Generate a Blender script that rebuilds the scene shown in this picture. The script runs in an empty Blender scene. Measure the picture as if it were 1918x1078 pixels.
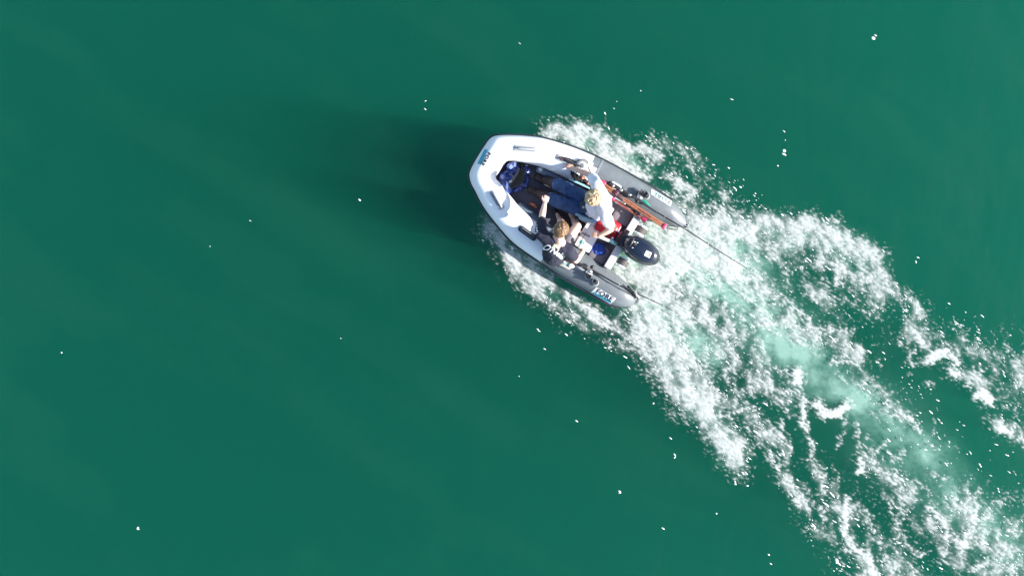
import bpy, bmesh, math, random
import numpy as np
from mathutils import Vector, Matrix, noise as mnoise
from mathutils.bvhtree import BVHTree

scene = bpy.context.scene
COL = scene.collection
R = math.radians

# ------------------------------------------------------------ camera, light, exposure
H = 12.0                                    # the drone hovers straight above the water
PPM = 130.0                                 # photo pixels per metre of water surface
cam_d = bpy.data.cameras.new('drone_camera')
cam = bpy.data.objects.new('drone_camera', cam_d)
COL.objects.link(cam)
cam.location = (0, 0, H)
cam_d.sensor_fit = 'HORIZONTAL'
cam_d.sensor_width = 36.0
cam_d.lens = 36.0 * H / (1918 / PPM)
cam_d.clip_start = 0.1
cam_d.clip_end = 3000.0
scene.camera = cam

SUN_EL = R(30.0)
SUN_AZ = math.atan2(-0.27, 1.0)
SUNV = Vector((math.cos(SUN_EL) * math.cos(SUN_AZ), math.cos(SUN_EL) * math.sin(SUN_AZ), math.sin(SUN_EL)))
world = bpy.data.worlds.new('World')
scene.world = world
world.use_nodes = True
wn = world.node_tree
for n in list(wn.nodes):
    wn.nodes.remove(n)
w_out = wn.nodes.new('ShaderNodeOutputWorld')
w_bg = wn.nodes.new('ShaderNodeBackground')
w_sky = wn.nodes.new('ShaderNodeTexSky')
w_sky.sky_type = 'NISHITA'
w_sky.sun_disc = False
w_sky.sun_elevation = SUN_EL
w_sky.sun_rotation = math.atan2(SUNV.x, SUNV.y)
w_bg.inputs['Strength'].default_value = 0.10
wn.links.new(w_sky.outputs[0], w_bg.inputs['Color'])
wn.links.new(w_bg.outputs[0], w_out.inputs['Surface'])

sun_d = bpy.data.lights.new('sun', 'SUN')
sun_d.energy = 5.0
sun_d.angle = R(0.5)
sun_d.color = (1.0, 0.95, 0.88)
sun = bpy.data.objects.new('sun', sun_d)
COL.objects.link(sun)
sun.rotation_mode = 'QUATERNION'
sun.rotation_quaternion = SUNV.to_track_quat('Z', 'Y')
sun.location = SUNV * 30

scene.view_settings.view_transform = 'Standard'
scene.view_settings.look = 'None'
scene.view_settings.exposure = 1.35
scene.view_settings.gamma = 1.0
scene.view_settings.use_curve_mapping = False
scene.cycles.use_denoising = True
scene.cycles.max_bounces = 10
scene.cycles.diffuse_bounces = 3
scene.cycles.glossy_bounces = 3
scene.cycles.transparent_max_bounces = 16
scene.cycles.volume_bounces = 3
scene.cycles.sample_clamp_indirect = 6.0

# ------------------------------------------------------------ helpers
def P(u, v, z=0.0):
    """photo pixel -> point of the place at height z"""
    k = (H - z) / (H * PPM)
    return Vector(((u - 959) * k, -(v - 539) * k, z))

def srgb(r, g, b):
    f = lambda c: (c / 255 / 12.92) if c / 255 <= 0.04045 else ((c / 255 + 0.055) / 1.055) ** 2.4
    return (f(r), f(g), f(b), 1.0)

def mat(name, color, rough=0.6, metal=0.0, var=0.12, vscale=12.0, bump=0.0, bscale=60.0, coat=0.0, spec=0.5, color2=None):
    m = bpy.data.materials.new(name)
    m.use_nodes = True
    nt = m.node_tree
    b = nt.nodes['Principled BSDF']
    b.inputs['Roughness'].default_value = rough
    b.inputs['Metallic'].default_value = metal
    b.inputs['Coat Weight'].default_value = coat
    b.inputs['Specular IOR Level'].default_value = spec
    c = tuple(color)[:3]
    if color2 is None:
        c2 = tuple(max(0, x * (1 - var * 2)) for x in c)
    else:
        c2 = tuple(color2)[:3]
    tc = nt.nodes.new('ShaderNodeTexCoord')
    nz = nt.nodes.new('ShaderNodeTexNoise')
    nz.inputs['Scale'].default_value = vscale
    nz.inputs['Detail'].default_value = 6
    nz.inputs['Roughness'].default_value = 0.65
    rp = nt.nodes.new('ShaderNodeValToRGB')
    rp.color_ramp.elements[0].position = 0.32
    rp.color_ramp.elements[1].position = 0.68
    rp.color_ramp.elements[0].color = (*c2, 1)
    rp.color_ramp.elements[1].color = (*c, 1)
    nt.links.new(tc.outputs['Object'], nz.inputs['Vector'])
    nt.links.new(nz.outputs['Fac'], rp.inputs['Fac'])
    nt.links.new(rp.outputs['Color'], b.inputs['Base Color'])
    if bump > 0:
        n2 = nt.nodes.new('ShaderNodeTexNoise')
        n2.inputs['Scale'].default_value = bscale
        n2.inputs['Detail'].default_value = 5
        bp = nt.nodes.new('ShaderNodeBump')
        bp.inputs['Strength'].default_value = bump
        bp.inputs['Distance'].default_value = 0.01
        nt.links.new(tc.outputs['Object'], n2.inputs['Vector'])
        nt.links.new(n2.outputs['Fac'], bp.inputs['Height'])
        nt.links.new(bp.outputs['Normal'], b.inputs['Normal'])
    return m

def tag(o, label=None, category=None, group=None, kind=None):
    if label: o['label'] = label
    if category: o['category'] = category
    if group: o['group'] = group
    if kind: o['kind'] = kind
    return o

def thing(name, loc, label, category, group=None):
    o = bpy.data.objects.new(name, None)
    o.empty_display_size = 0.1
    COL.objects.link(o)
    o.location = loc
    return tag(o, label, category, group)

class MB:
    """collects shapes given in world coordinates"""
    def __init__(s):
        s.v = []; s.f = []
    def grid(s, rings, close_u=True, cap0=True, cap1=True):
        n = len(rings[0]); b = len(s.v)
        for r in rings: s.v.extend([tuple(p) for p in r])
        for i in range(len(rings) - 1):
            for j in range(n if close_u else n - 1):
                a = b + i * n + j; c = b + i * n + (j + 1) % n
                s.f.append((a, c, c + n, a + n))
        if close_u and cap0: s.f.append(tuple(b + j for j in reversed(range(n))))
        if close_u and cap1: s.f.append(tuple(b + (len(rings) - 1) * n + j for j in range(n)))
        return s
    def tube(s, pts, rad, seg=10, flat=1.0, up=Vector((0, 0, 1)), round_ends=False):
        pts = [Vector(p) for p in pts]
        if not hasattr(rad, '__len__'): rad = [rad] * len(pts)
        rad = list(rad)
        if round_ends:
            d0 = (pts[0] - pts[1]).normalized(); d1 = (pts[-1] - pts[-2]).normalized()
            r0, r1 = rad[0], rad[-1]
            pts = [pts[0] + d0 * r0, pts[0] + d0 * r0 * .8, pts[0] + d0 * r0 * .4] + pts + [pts[-1] + d1 * r1 * .4, pts[-1] + d1 * r1 * .8, pts[-1] + d1 * r1]
            rad = [r0 * .12, r0 * .6, r0 * .92] + rad + [r1 * .92, r1 * .6, r1 * .12]
        rings = []
        for i, p in enumerate(pts):
            t = (pts[min(i + 1, len(pts) - 1)] - pts[max(i - 1, 0)]).normalized()
            a = t.cross(up)
            if a.length < 1e-3: a = t.cross(Vector((1, 0, 0)))
            a.normalize(); c = a.cross(t).normalized()
            rings.append([p + a * math.cos(2 * math.pi * k / seg) * rad[i] + c * math.sin(2 * math.pi * k / seg) * rad[i] * flat for k in range(seg)])
        return s.grid(rings)
    def ell(s, c, r, rot=None, nu=16, nv=10):
        c = Vector(c); r = Vector(r) if hasattr(r, '__len__') else Vector((r, r, r))
        M = rot if rot is not None else Matrix.Identity(3)
        rings = []
        for i in range(nv + 1):
            th = math.pi * min(max(i / nv, 0.02), 0.98)
            rings.append([c + M @ Vector((r.x * math.sin(th) * math.cos(2 * math.pi * k / nu), r.y * math.sin(th) * math.sin(2 * math.pi * k / nu), -r.z * math.cos(th))) for k in range(nu)])
        return s.grid(rings)
    def box(s, c, size, rotz=0.0, bev=0.0, rot=None, taper=1.0):
        """rounded in plan by bev, and softened top and bottom"""
        c = Vector(c); M = rot if rot is not None else Matrix.Rotation(rotz, 3, 'Z')
        hx, hy, hz = [x / 2 for x in size]
        def ring(ins, z, k=1.0):
            b = max(bev, 1e-4); out = []
            for (sx, sy, a0) in ((1, 1, 0), (-1, 1, 90), (-1, -1, 180), (1, -1, 270)):
                for t in ((0, 45, 90) if bev > 0 else (45,)):
                    an = R(a0 + t)
                    q = b if bev > 0 else 0
                    out.append(c + M @ Vector(((sx * (hx - q) + q * math.cos(an) - sx * ins) * k, (sy * (hy - q) + q * math.sin(an) - sy * ins) * k, z)))
            return out
        e = min(bev, hz * 0.6)
        if bev > 0:
            rings = [ring(e * .7, -hz), ring(e * .2, -hz + e * .3), ring(0, -hz + e), ring(0, hz - e, taper), ring(e * .2, hz - e * .3, taper), ring(e * .7, hz, taper)]
        else:
            rings = [ring(0, -hz), ring(0, hz, taper)]
        return s.grid(rings)
    def prism(s, poly, z0, z1):
        rings = [[Vector((p[0], p[1], z)) for p in poly] for z in (z0, z1)]
        return s.grid(rings)
    def build(s, name, m, parent=None, smooth=True, kind=None, label=None, autosmooth=40, fix=True):
        me = bpy.data.meshes.new(name)
        org = Vector(parent_world(parent)) if parent is not None else Vector((0, 0, 0))
        me.from_pydata([tuple(Vector(v) - org) for v in s.v], [], s.f)
        me.validate()
        if fix:
            bm = bmesh.new(); bm.from_mesh(me)
            bmesh.ops.recalc_face_normals(bm, faces=bm.faces)
            bm.to_mesh(me); bm.free()
        me.materials.append(m)
        o = bpy.data.objects.new(name, me)
        COL.objects.link(o)
        if parent is not None: o.parent = parent
        if smooth:
            me.polygons.foreach_set('use_smooth', [True] * len(me.polygons))
            try: me.set_sharp_from_angle(angle=R(autosmooth))
            except Exception: pass
        if kind: o['kind'] = kind
        if label: o['label'] = label
        return o

def parent_world(p):
    v = Vector((0, 0, 0))
    while p is not None:
        v += p.location; p = p.parent
    return v

def solo(name, mb, m, label, category, group=None, kind=None, smooth=True):
    """a thing that is one mesh, its origin at its base"""
    c = sum((Vector(v) for v in mb.v), Vector()) / len(mb.v)
    zmin = min(v[2] for v in mb.v)
    org = Vector((c.x, c.y, zmin))
    mb.v = [tuple(Vector(v) - org) for v in mb.v]
    o = mb.build(name, m, None, smooth=smooth)
    o.location = org
    return tag(o, label, category, group, kind)

def catmull(pts, n):
    """n samples between each pair of the given tuples"""
    A = np.array(pts, float); out = []
    for i in range(len(A) - 1):
        p0, p1, p2, p3 = A[max(i - 1, 0)], A[i], A[i + 1], A[min(i + 2, len(A) - 1)]
        for k in range(n):
            t = k / n
            out.append(0.5 * ((2 * p1) + (-p0 + p2) * t + (2 * p0 - 5 * p1 + 4 * p2 - p3) * t * t + (-p0 + 3 * p1 - 3 * p2 + p3) * t ** 3))
    out.append(A[-1])
    return out

# ------------------------------------------------------------ noise in numpy
class Perlin:
    def __init__(s, seed):
        r = np.random.RandomState(seed)
        s.p = r.permutation(1024); a = r.rand(1024) * 2 * np.pi
        s.g = np.stack([np.cos(a), np.sin(a)], -1)
    def __call__(s, x, y):
        xi = np.floor(x).astype(int); yi = np.floor(y).astype(int)
        xf = x - xi; yf = y - yi
        u = xf ** 3 * (xf * (xf * 6 - 15) + 10); v = yf ** 3 * (yf * (yf * 6 - 15) + 10)
        def gd(ix, iy, dx, dy):
            h = s.p[(s.p[ix & 1023] + iy) & 1023]; g = s.g[h]
            return g[..., 0] * dx + g[..., 1] * dy
        a = gd(xi, yi, xf, yf); b = gd(xi + 1, yi, xf - 1, yf)
        c = gd(xi, yi + 1, xf, yf - 1); d = gd(xi + 1, yi + 1, xf - 1, yf - 1)
        return 1.5 * ((a * (1 - u) + b * u) * (1 - v) + (c * (1 - u) + d * u) * v)
def fbm(x, y, seed, octv=4, gain=0.5, ridged=False):
    t = 0; a = 1.0; s = 0
    for o in range(octv):
        n = Perlin(seed + o * 17)(x * 2 ** o + o * 7.3, y * 2 ** o - o * 3.1)
        if ridged: n = 1 - 2 * np.abs(n)
        t = t + n * a; s += a; a *= gain
    return t / s
def sstep(a, b, x):
    t = np.clip((x - a) / (b - a), 0, 1)
    return t * t * (3 - 2 * t)
# ------------------------------------------------------------ water
def water_material():
    m = bpy.data.materials.new('turbid_green_water')
    m.use_nodes = True
    nt = m.node_tree
    for n in list(nt.nodes): nt.nodes.remove(n)
    out = nt.nodes.new('ShaderNodeOutputMaterial')
    tr = nt.nodes.new('ShaderNodeBsdfTransparent')
    gl = nt.nodes.new('ShaderNodeBsdfGlossy')
    gl.inputs['Roughness'].default_value = 0.04
    fr = nt.nodes.new('ShaderNodeFresnel')
    fr.inputs['IOR'].default_value = 1.33
    mx = nt.nodes.new('ShaderNodeMixShader')
    tc = nt.nodes.new('ShaderNodeTexCoord')
    mp = nt.nodes.new('ShaderNodeMapping')
    mp.inputs['Rotation'].default_value = (0, 0, R(35))
    mp.inputs['Scale'].default_value = (1.0, 0.45, 1.0)
    n1 = nt.nodes.new('ShaderNodeTexNoise'); n1.inputs['Scale'].default_value = 0.8; n1.inputs['Detail'].default_value = 6
    bp = nt.nodes.new('ShaderNodeBump'); bp.inputs['Strength'].default_value = 0.8; bp.inputs['Distance'].default_value = 0.14
    L = nt.links.new
    L(tc.outputs['Object'], mp.inputs['Vector']); L(mp.outputs[0], n1.inputs['Vector'])
    L(n1.outputs['Fac'], bp.inputs['Height'])
    L(bp.outputs[0], gl.inputs['Normal']); L(bp.outputs[0], fr.inputs['Normal'])
    ge = nt.nodes.new('ShaderNodeNewGeometry'); fm = nt.nodes.new('ShaderNodeMath'); fm.operation = 'SUBTRACT'; fm.use_clamp = True
    L(fr.outputs[0], fm.inputs[0]); L(ge.outputs['Backfacing'], fm.inputs[1])   # seen from below the surface lets the light through
    L(fm.outputs[0], mx.inputs[0]); L(tr.outputs[0], mx.inputs[1]); L(gl.outputs[0], mx.inputs[2])
    L(mx.outputs[0], out.inputs['Surface'])
    vs = nt.nodes.new('ShaderNodeVolumeScatter')
    vs.inputs['Color'].default_value = (0.010, 0.365, 0.222, 1)
    vs.inputs['Density'].default_value = WATER_D
    vs.inputs['Anisotropy'].default_value = 0.18
    va = nt.nodes.new('ShaderNodeVolumeAbsorption')
    va.inputs['Color'].default_value = (0.20, 0.22, 0.22, 1)
    va.inputs['Density'].default_value = WATER_D * 1.0
    ad = nt.nodes.new('ShaderNodeAddShader')
    L(vs.outputs[0], ad.inputs[0]); L(va.outputs[0], ad.inputs[1])
    L(ad.outputs[0], out.inputs['Volume'])
    m.cycles.homogeneous_volume = True
    return m
WATER_D = 0.29
wb = MB(); wb.prism([(-400, -400), (400, -400), (400, 400), (-400, 400)], -14.0, 0.0)
water = wb.build('water', water_material(), smooth=False)
water['kind'] = 'structure'; water['label'] = 'calm opaque green sea water around the boat'
sb = MB(); sb.prism([(-500, -500), (500, -500), (500, 500), (-500, 500)], -15.0, -14.5)
o = sb.build('seabed', mat('silt', (0.10, 0.11, 0.08), 0.9, vscale=0.5), smooth=False); o['kind'] = 'structure'

# ------------------------------------------------------------ foam of the wake
# (u, v, radius, amount) strokes in photo pixels
SOFT = [  # zones of lacy foam: (points, radius, amount)
 # along the upper tube
 ([(1034,247),(1062,246),(1092,246),(1125,262)], 14, .80),
 ([(1060,262),(1110,280),(1150,300),(1190,322)], 14, .92),
 ([(1110,262),(1150,270),(1180,282)], 12, .78),
 ([(1165,280),(1205,276),(1235,292)], 11, .70),
 ([(1225,268),(1262,276),(1290,288)], 13, .44),
 ([(1250,326),(1275,342),(1296,362),(1305,380)], 10, .72),
 ([(1215,345),(1245,362),(1280,388)], 7, .62),
 ([(1290,300),(1320,330),(1360,368)], 16, .34),
 # along the lower tube
 ([(926,432),(952,472),(985,512),(1008,538)], 15, 1.0),
 ([(965,475),(1005,510),(1045,545)], 15, .80),
 ([(1000,540),(1030,572),(1065,596)], 12, .55),
 ([(1060,548),(1095,572),(1112,590)], 8, .78),
 ([(1115,592),(1150,608),(1180,628),(1210,652)], 9, .66),
 ([(1060,590),(1130,632),(1190,655)], 13, .36),
 # boil behind the transom
 ([(1150,505),(1185,505),(1205,500)], 16, .8),
 ([(1212,412),(1228,430),(1245,438)], 15, .85),
 ([(1180,510),(1215,525),(1225,560)], 22, 1.0),
 ([(1205,405),(1260,425),(1300,425)], 18, .9),
 ([(1210,560),(1235,530),(1262,500),(1285,450)], 26, .92),
 ([(1290,430),(1330,432),(1380,440)], 24, 1.0),
 ([(1285,465),(1320,472),(1365,486)], 36, 1.45),
 ([(1220,470),(1250,480),(1240,520)], 24, .95),
 ([(1240,600),(1270,575),(1310,585)], 28, .92),
 ([(1300,560),(1350,610),(1380,640)], 24, .62),
 ([(1360,500),(1400,520),(1430,560)], 26, .70),
 # left rim
 ([(1206,600),(1228,650),(1262,700),(1290,745)], 20, 1.30),
 ([(1225,610),(1262,650),(1300,700),(1325,750)], 22, .84),
 ([(1296,745),(1330,795),(1360,830),(1382,872)], 14, 1.15),
 ([(1335,775),(1368,808),(1392,850)], 13, .74),
 # upper rim
 ([(1296,414),(1340,408),(1392,422),(1430,416),(1481,422),(1520,420),(1560,436)], 13, 1.05),
 ([(1400,436),(1459,444),(1520,450),(1580,462),(1625,482)], 17, .88),
 ([(1560,440),(1600,455),(1636,484),(1652,515)], 11, .85),
 ([(1520,480),(1570,500),(1610,520),(1650,545)], 15, .58),
 ([(1650,530),(1690,560),(1720,585)], 14, .62),
 ([(1450,480),(1500,530),(1560,580),(1620,600)], 24, .42),
 ([(1560,500),(1600,540),(1640,590)], 16, .48),
 ([(1700,620),(1780,640),(1860,680)], 20, .34),
 ([(1700,590),(1722,625),(1735,650)], 14, .50),
 ([(1790,640),(1840,660),(1918,700)], 24, .30),
 ([(1790,690),(1830,715),(1860,740)], 14, .55),
 ([(1870,790),(1918,820)], 12, .60),
 # centre
 ([(1440,590),(1500,620),(1560,635),(1600,660)], 20, .58),
 ([(1340,640),(1380,690),(1400,740)], 22, .56),
 ([(1400,640),(1425,700),(1470,740)], 20, .52),
 ([(1370,740),(1420,790),(1470,850)], 18, .46),
 ([(1600,700),(1660,750),(1700,780)], 16, .42),
 ([(1480,900),(1510,950),(1550,1010)], 18, .46),
 ([(1530,880),(1560,930),(1590,990),(1620,1060)], 20, .46),
 ([(1640,870),(1690,920),(1740,980),(1790,1040)], 24, .48),
 ([(1800,950),(1840,1000),(1880,1060),(1930,1110)], 30, .58),
 ([(1860,960),(1918,1020)], 24, .46),
 ([(1600,960),(1660,1010),(1720,1080)], 24, .36),
 ([(1930,700),(2050,780),(2200,860)], 50, .45),
 ([(1940,1080),(2050,1200),(2150,1300)], 80, .5),
 ([(1650,1090),(1750,1200),(1850,1300)], 50, .45),
]
TIGHT = [  # single strands and clots
 ([(1317,661),(1322,697),(1322,745),(1339,773),(1367,778)], 7, .85), ([(1367,650),(1375,692)], 9, .85), ([(1340,640),(1352,670)], 7, .7),
 ([(1417,636),(1420,672),(1434,697),(1442,728),(1459,750),(1481,781)], 6, .85), ([(1356,703),(1378,734),(1400,728),(1405,714)], 6, .9), ([(1381,745),(1381,769)], 7, 1.1),
 ([(1392,764),(1417,767),(1439,789),(1478,842)], 4.5, .85), ([(1462,792),(1460,815),(1478,836)], 7, 1.1), ([(1506,745),(1503,795),(1508,800)], 8, 1.1), ([(1506,800),(1520,837),(1520,867),(1531,889)], 6.5, 1.05),
 ([(1492,700),(1494,712)], 14, 1.35), ([(1496,712),(1498,752)], 7, 1.0), ([(1442,692),(1473,695)], 6, .9), ([(1450,717),(1470,730)], 4, .7), ([(1528,756),(1545,775),(1573,773),(1587,756)], 9, 1.3),
 ([(1584,789),(1576,812),(1565,837)], 5.5, 1.1), ([(1442,848),(1456,878)], 8, 1.0), ([(1389,784),(1411,811),(1423,834)], 4, .9),
 ([(1518,617),(1540,608),(1562,620),(1593,622)], 7, .95), ([(1560,633),(1574,653),(1599,650)], 6, .8), ([(1560,678),(1582,672),(1604,683)], 7, 1.0), ([(1568,697),(1585,717),(1600,716)], 5, .8),
 ([(1629,731),(1657,745)], 7, .85), ([(1682,773),(1707,784),(1724,806)], 8, 1.0), ([(1729,825),(1749,839)], 4, .7), ([(1635,767),(1648,785)], 5, .7),
 ([(1601,795),(1606,820),(1607,839)], 6, 1.0), ([(1624,809),(1621,837)], 4.5, .85), ([(1604,845),(1643,846),(1655,827)], 5, 1.05), ([(1615,862),(1613,881)], 9, 1.15), ([(1621,852),(1638,879)], 6, .9),
 ([(1643,871),(1665,896)], 7, .95), ([(1679,880),(1685,913)], 7, 1.15), ([(1671,852),(1685,856),(1693,842)], 6, 1.0),
 ([(1696,925),(1692,960),(1679,987),(1690,1005),(1698,1023),(1715,1040),(1728,1034)], 6.5, 1.05), ([(1671,935),(1668,968),(1676,990)], 5, .95), ([(1704,899),(1726,907),(1740,924)], 5.5, .95), ([(1742,884),(1760,892),(1772,896)], 7, .85),
 ([(1737,951),(1751,957),(1768,979),(1773,1001)], 8, 1.1), ([(1760,1000),(1785,1005),(1792,1025)], 6, .8), ([(1812,940),(1834,915)], 5, .9), ([(1826,951),(1820,979),(1806,1009)], 9, 1.0), ([(1803,1015),(1806,1022)], 12, 1.2), ([(1839,984),(1853,951),(1870,937),(1886,926)], 7, .9), ([(1828,990),(1828,1012)], 6, .9),
 ([(1870,1035),(1882,1052),(1895,1070)], 7, 1.1), ([(1823,1062),(1848,1053)], 8, 1.0), ([(1886,990),(1903,1001),(1914,992)], 6, .95), ([(1441,849),(1458,874)], 6, .8),
 ([(1475,896),(1485,915),(1493,940)], 8, 1.0), ([(1544,882),(1541,913),(1533,925)], 6, .95), ([(1560,877),(1571,890),(1566,905)], 5, .8), ([(1527,940),(1541,957),(1546,973)], 7, 1.0),
 ([(1585,935),(1580,973),(1588,1012),(1599,1026),(1629,1045),(1635,1073)], 8, 1.1), ([(1588,954),(1621,954),(1632,968)], 4.5, 1.05), ([(1618,975),(1628,980)], 6, 1.0), ([(1640,990),(1632,1015)], 6, .85),
 ([(1651,1020),(1662,1051),(1672,1062)], 6, 1.0), ([(1756,1025),(1770,1051)], 6, .85), ([(1698,1050),(1720,1075)], 7, .85), ([(1502,899),(1515,925)], 5, .75),
 # upper arm
 ([(1688,642)], 7, 1.2), ([(1705,650),(1703,662)], 7, 1.15), ([(1699,668),(1703,678),(1714,682)], 5, 1.1), ([(1716,628),(1722,640)], 8, 1.1), ([(1722,676),(1734,670)], 7, 1.0), ([(1740,672),(1755,662),(1768,660)], 11, 1.25), ([(1776,655),(1785,664),(1796,676)], 8, 1.15),
 ([(1784,694),(1792,700)], 10, 1.2), ([(1820,698),(1828,704)], 7, 1.15), ([(1806,710),(1817,722)], 6, 1.0), ([(1832,738),(1842,736),(1850,752)], 11, 1.3), ([(1836,690),(1846,688)], 5, 1.0), ([(1733,718),(1742,722)], 7, 1.05), ([(1880,759)], 5, 1.1),
 ([(1849,778),(1856,787),(1866,792),(1883,787)], 3.5, .95), ([(1872,801),(1884,810)], 9, 1.3), ([(1895,790),(1912,795)], 5, .9), ([(1898,818),(1914,834)], 7, 1.0), ([(1804,640),(1812,634)], 5, .9), ([(1796,608),(1800,622)], 4, .6), ([(1862,655),(1868,668)], 6, .9), ([(1884,640),(1890,655)], 6, .8),
 ([(1640,668),(1652,688)], 6, .7), ([(1693,705),(1705,698)], 4, .65), ([(1752,786),(1747,806)], 4, .8), ([(1812,924)], 4, 1.0), ([(1794,834)], 4, .9),
 # rim and boil detail
 ([(1370,519),(1411,525),(1445,547),(1486,575),(1520,608),(1539,622)], 7.5, 1.05), ([(1472,500),(1475,540)], 6, .8), ([(1506,500),(1509,555)], 7, .75), ([(1568,490),(1572,535)], 9, .85), ([(1540,520),(1560,560)], 8, .65), ([(1590,540),(1630,590)], 9, .55),
 ([(1360,560),(1372,590),(1395,600)], 6, .85), ([(1318,540),(1340,560),(1350,580)], 5, .8), ([(1400,580),(1420,610),(1440,612)], 6, .8), ([(1280,500),(1260,520),(1250,545)], 10, 1.1), ([(1216,650),(1224,668)], 8, .9), ([(1262,600),(1280,625),(1290,650)], 9, .9),
 ([(1322,395),(1330,380),(1345,385),(1352,398)], 8, .85), ([(1360,392),(1372,400)], 4, .7), ([(1222,680),(1236,700)], 6, .6), ([(1229,708)], 4, .8),
 # bow-wave curls
 ([(1080,238),(1098,242),(1110,256)], 8, 1.0), ([(1130,262),(1118,276),(1135,290)], 6, 1.0), ([(1155,268),(1190,274),(1212,292),(1222,310),(1208,325)], 7, 1.05), ([(1160,310),(1190,330),(1212,334)], 10, 1.15), ([(1222,258),(1234,272),(1236,290)], 6, .8), ([(1136,296),(1160,312)], 11, 1.1), ([(1040,250),(1050,244)], 6, .9),
 ([(1252,330),(1272,340),(1292,358)], 7, 1.0), ([(1265,362),(1290,372)], 6, .85), ([(1250,272),(1262,300),(1275,325)], 5, .6), ([(1133,214),(1137,232)], 4, .55),
 ([(938,452),(955,480),(975,505)], 7, 1.1), ([(985,485),(1005,505),(1015,530)], 7, .95), ([(1000,520),(1012,545)], 7, .85), ([(1065,545),(1085,560),(1098,580),(1112,592)], 7, 1.05), ([(1080,592),(1092,600)], 5, .8), ([(1130,602),(1150,612)], 8, .85), ([(1165,618),(1195,645)], 7, .85), ([(912,412),(922,418)], 5, .7), ([(1020,560),(1040,585)], 7, .6),
]
HOLES = [([(1386,455),(1390,464)], 12, .9), ([(1436,492),(1444,502)], 15, .95), ([(1486,515),(1496,545),(1510,570)], 9, .85), ([(1525,575),(1545,600)], 12, .9), ([(1330,578)], 10, .8), ([(1347,603)], 11, .85), ([(1320,622),(1330,634)], 11, .85), ([(1431,561)], 9, .6),
 ([(1384,700),(1390,712)], 10, .95), ([(1404,750),(1420,760)], 10, .9), ([(1455,708),(1465,716)], 8, 1.0), ([(1400,655),(1402,685)], 8, .8), ([(1345,690),(1350,720)], 7, .7), ([(1230,346),(1240,350)], 9, .9), ([(1190,298),(1198,306)], 9, .7), ([(1100,262),(1104,268)], 5, .6),
 ([(1040,556),(1055,575)], 10, .9), ([(1600,600),(1660,650),(1690,720),(1730,760)], 26, .9), ([(1680,600),(1670,640)], 16, .8), ([(1540,690),(1550,725),(1530,740)], 12, .6), ([(1760,760),(1840,850),(1900,900)], 40, .9), ([(1540,800),(1535,840),(1560,870)], 14, .9), ([(1490,800),(1490,860)], 10, .9), ([(1480,860),(1500,880)], 9, .7),
 ([(1590,880),(1590,915)], 13, .95), ([(1640,920),(1640,950)], 15, .9), ([(1655,980),(1660,1010)], 9, .8), ([(1610,1000),(1612,1030)], 9, .8), ([(1600,990)], 7, .6), ([(1710,950),(1725,975)], 9, .8), ([(1790,960),(1795,985)], 8, .5), ([(1860,985),(1880,970)], 9, .8)]
AIR = [  # milky aerated water under the foam
 ([(1150,505),(1200,475),(1250,430)], 30, .95),
 ([(1225,460),(1290,480),(1350,510)], 54, 1.25),
 ([(1300,430),(1380,450),(1420,490)], 36, .75),
 ([(1215,575),(1270,610),(1320,650)], 40, .95),
 ([(1370,530),(1431,600),(1481,645)], 50, 1.0),
 ([(1206,610),(1260,690),(1320,770),(1370,840)], 18, .62),
 ([(1300,420),(1400,430),(1520,440),(1620,480)], 24, .62),
 ([(1481,645),(1548,715),(1600,745)], 36, .78),
 ([(1600,745),(1660,780),(1707,823),(1746,856)], 36, .74),
 ([(1746,856),(1780,900),(1800,935)], 30, .55),
 ([(1640,830),(1700,880),(1760,940)], 34, .42),
 ([(1790,940),(1850,980),(1918,1040),(2050,1150)], 40, .66),
 ([(1830,1000),(1880,1060)], 36, .55),
 ([(1450,650),(1500,740)], 30, .30),
 ([(1075,256),(1130,280),(1185,312)], 17, .62),
 ([(1190,300),(1215,325)], 16, .35),
 ([(918,412),(932,440),(965,485),(1005,525)], 13, .62),
 ([(1010,530),(1070,570),(1110,600)], 12, .30),
]
STEP = 1.35
U0, U1, V0, V1 = 820, 2180, 140, 1290
uu = np.arange(U0, U1, STEP); vv = np.arange(V0, V1, STEP)
UU, VV = np.meshgrid(uu, vv)
def seg_dist(px, py, a, b):
    ax, ay = a; bx, by = b; dx, dy = bx - ax, by - ay
    t = np.clip(((px - ax) * dx + (py - ay) * dy) / (dx * dx + dy * dy + 1e-9), 0, 1)
    return np.hypot(px - ax - t * dx, py - ay - t * dy)
def paint(strokes, PX, PY, power=1.0):
    D = np.zeros_like(PX)
    for pts, r, amp in strokes:
        lo_u = min(p[0] for p in pts) - 3.2 * r; hi_u = max(p[0] for p in pts) + 3.2 * r
        lo_v = min(p[1] for p in pts) - 3.2 * r; hi_v = max(p[1] for p in pts) + 3.2 * r
        i0, i1 = np.searchsorted(uu, [lo_u, hi_u]); j0, j1 = np.searchsorted(vv, [lo_v, hi_v])
        if i1 <= i0 or j1 <= j0: continue
        x = PX[j0:j1, i0:i1]; y = PY[j0:j1, i0:i1]
        d = None
        if len(pts) == 1: pts = pts * 2
        for a, b in zip(pts[:-1], pts[1:]):
            q = seg_dist(x, y, a, b); d = q if d is None else np.minimum(d, q)
        e = amp * np.exp(-(d / r) ** 2 * 0.9)
        S = D[j0:j1, i0:i1]
        D[j0:j1, i0:i1] = (S ** 3 + e ** 3) ** (1 / 3)
    return D
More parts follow.
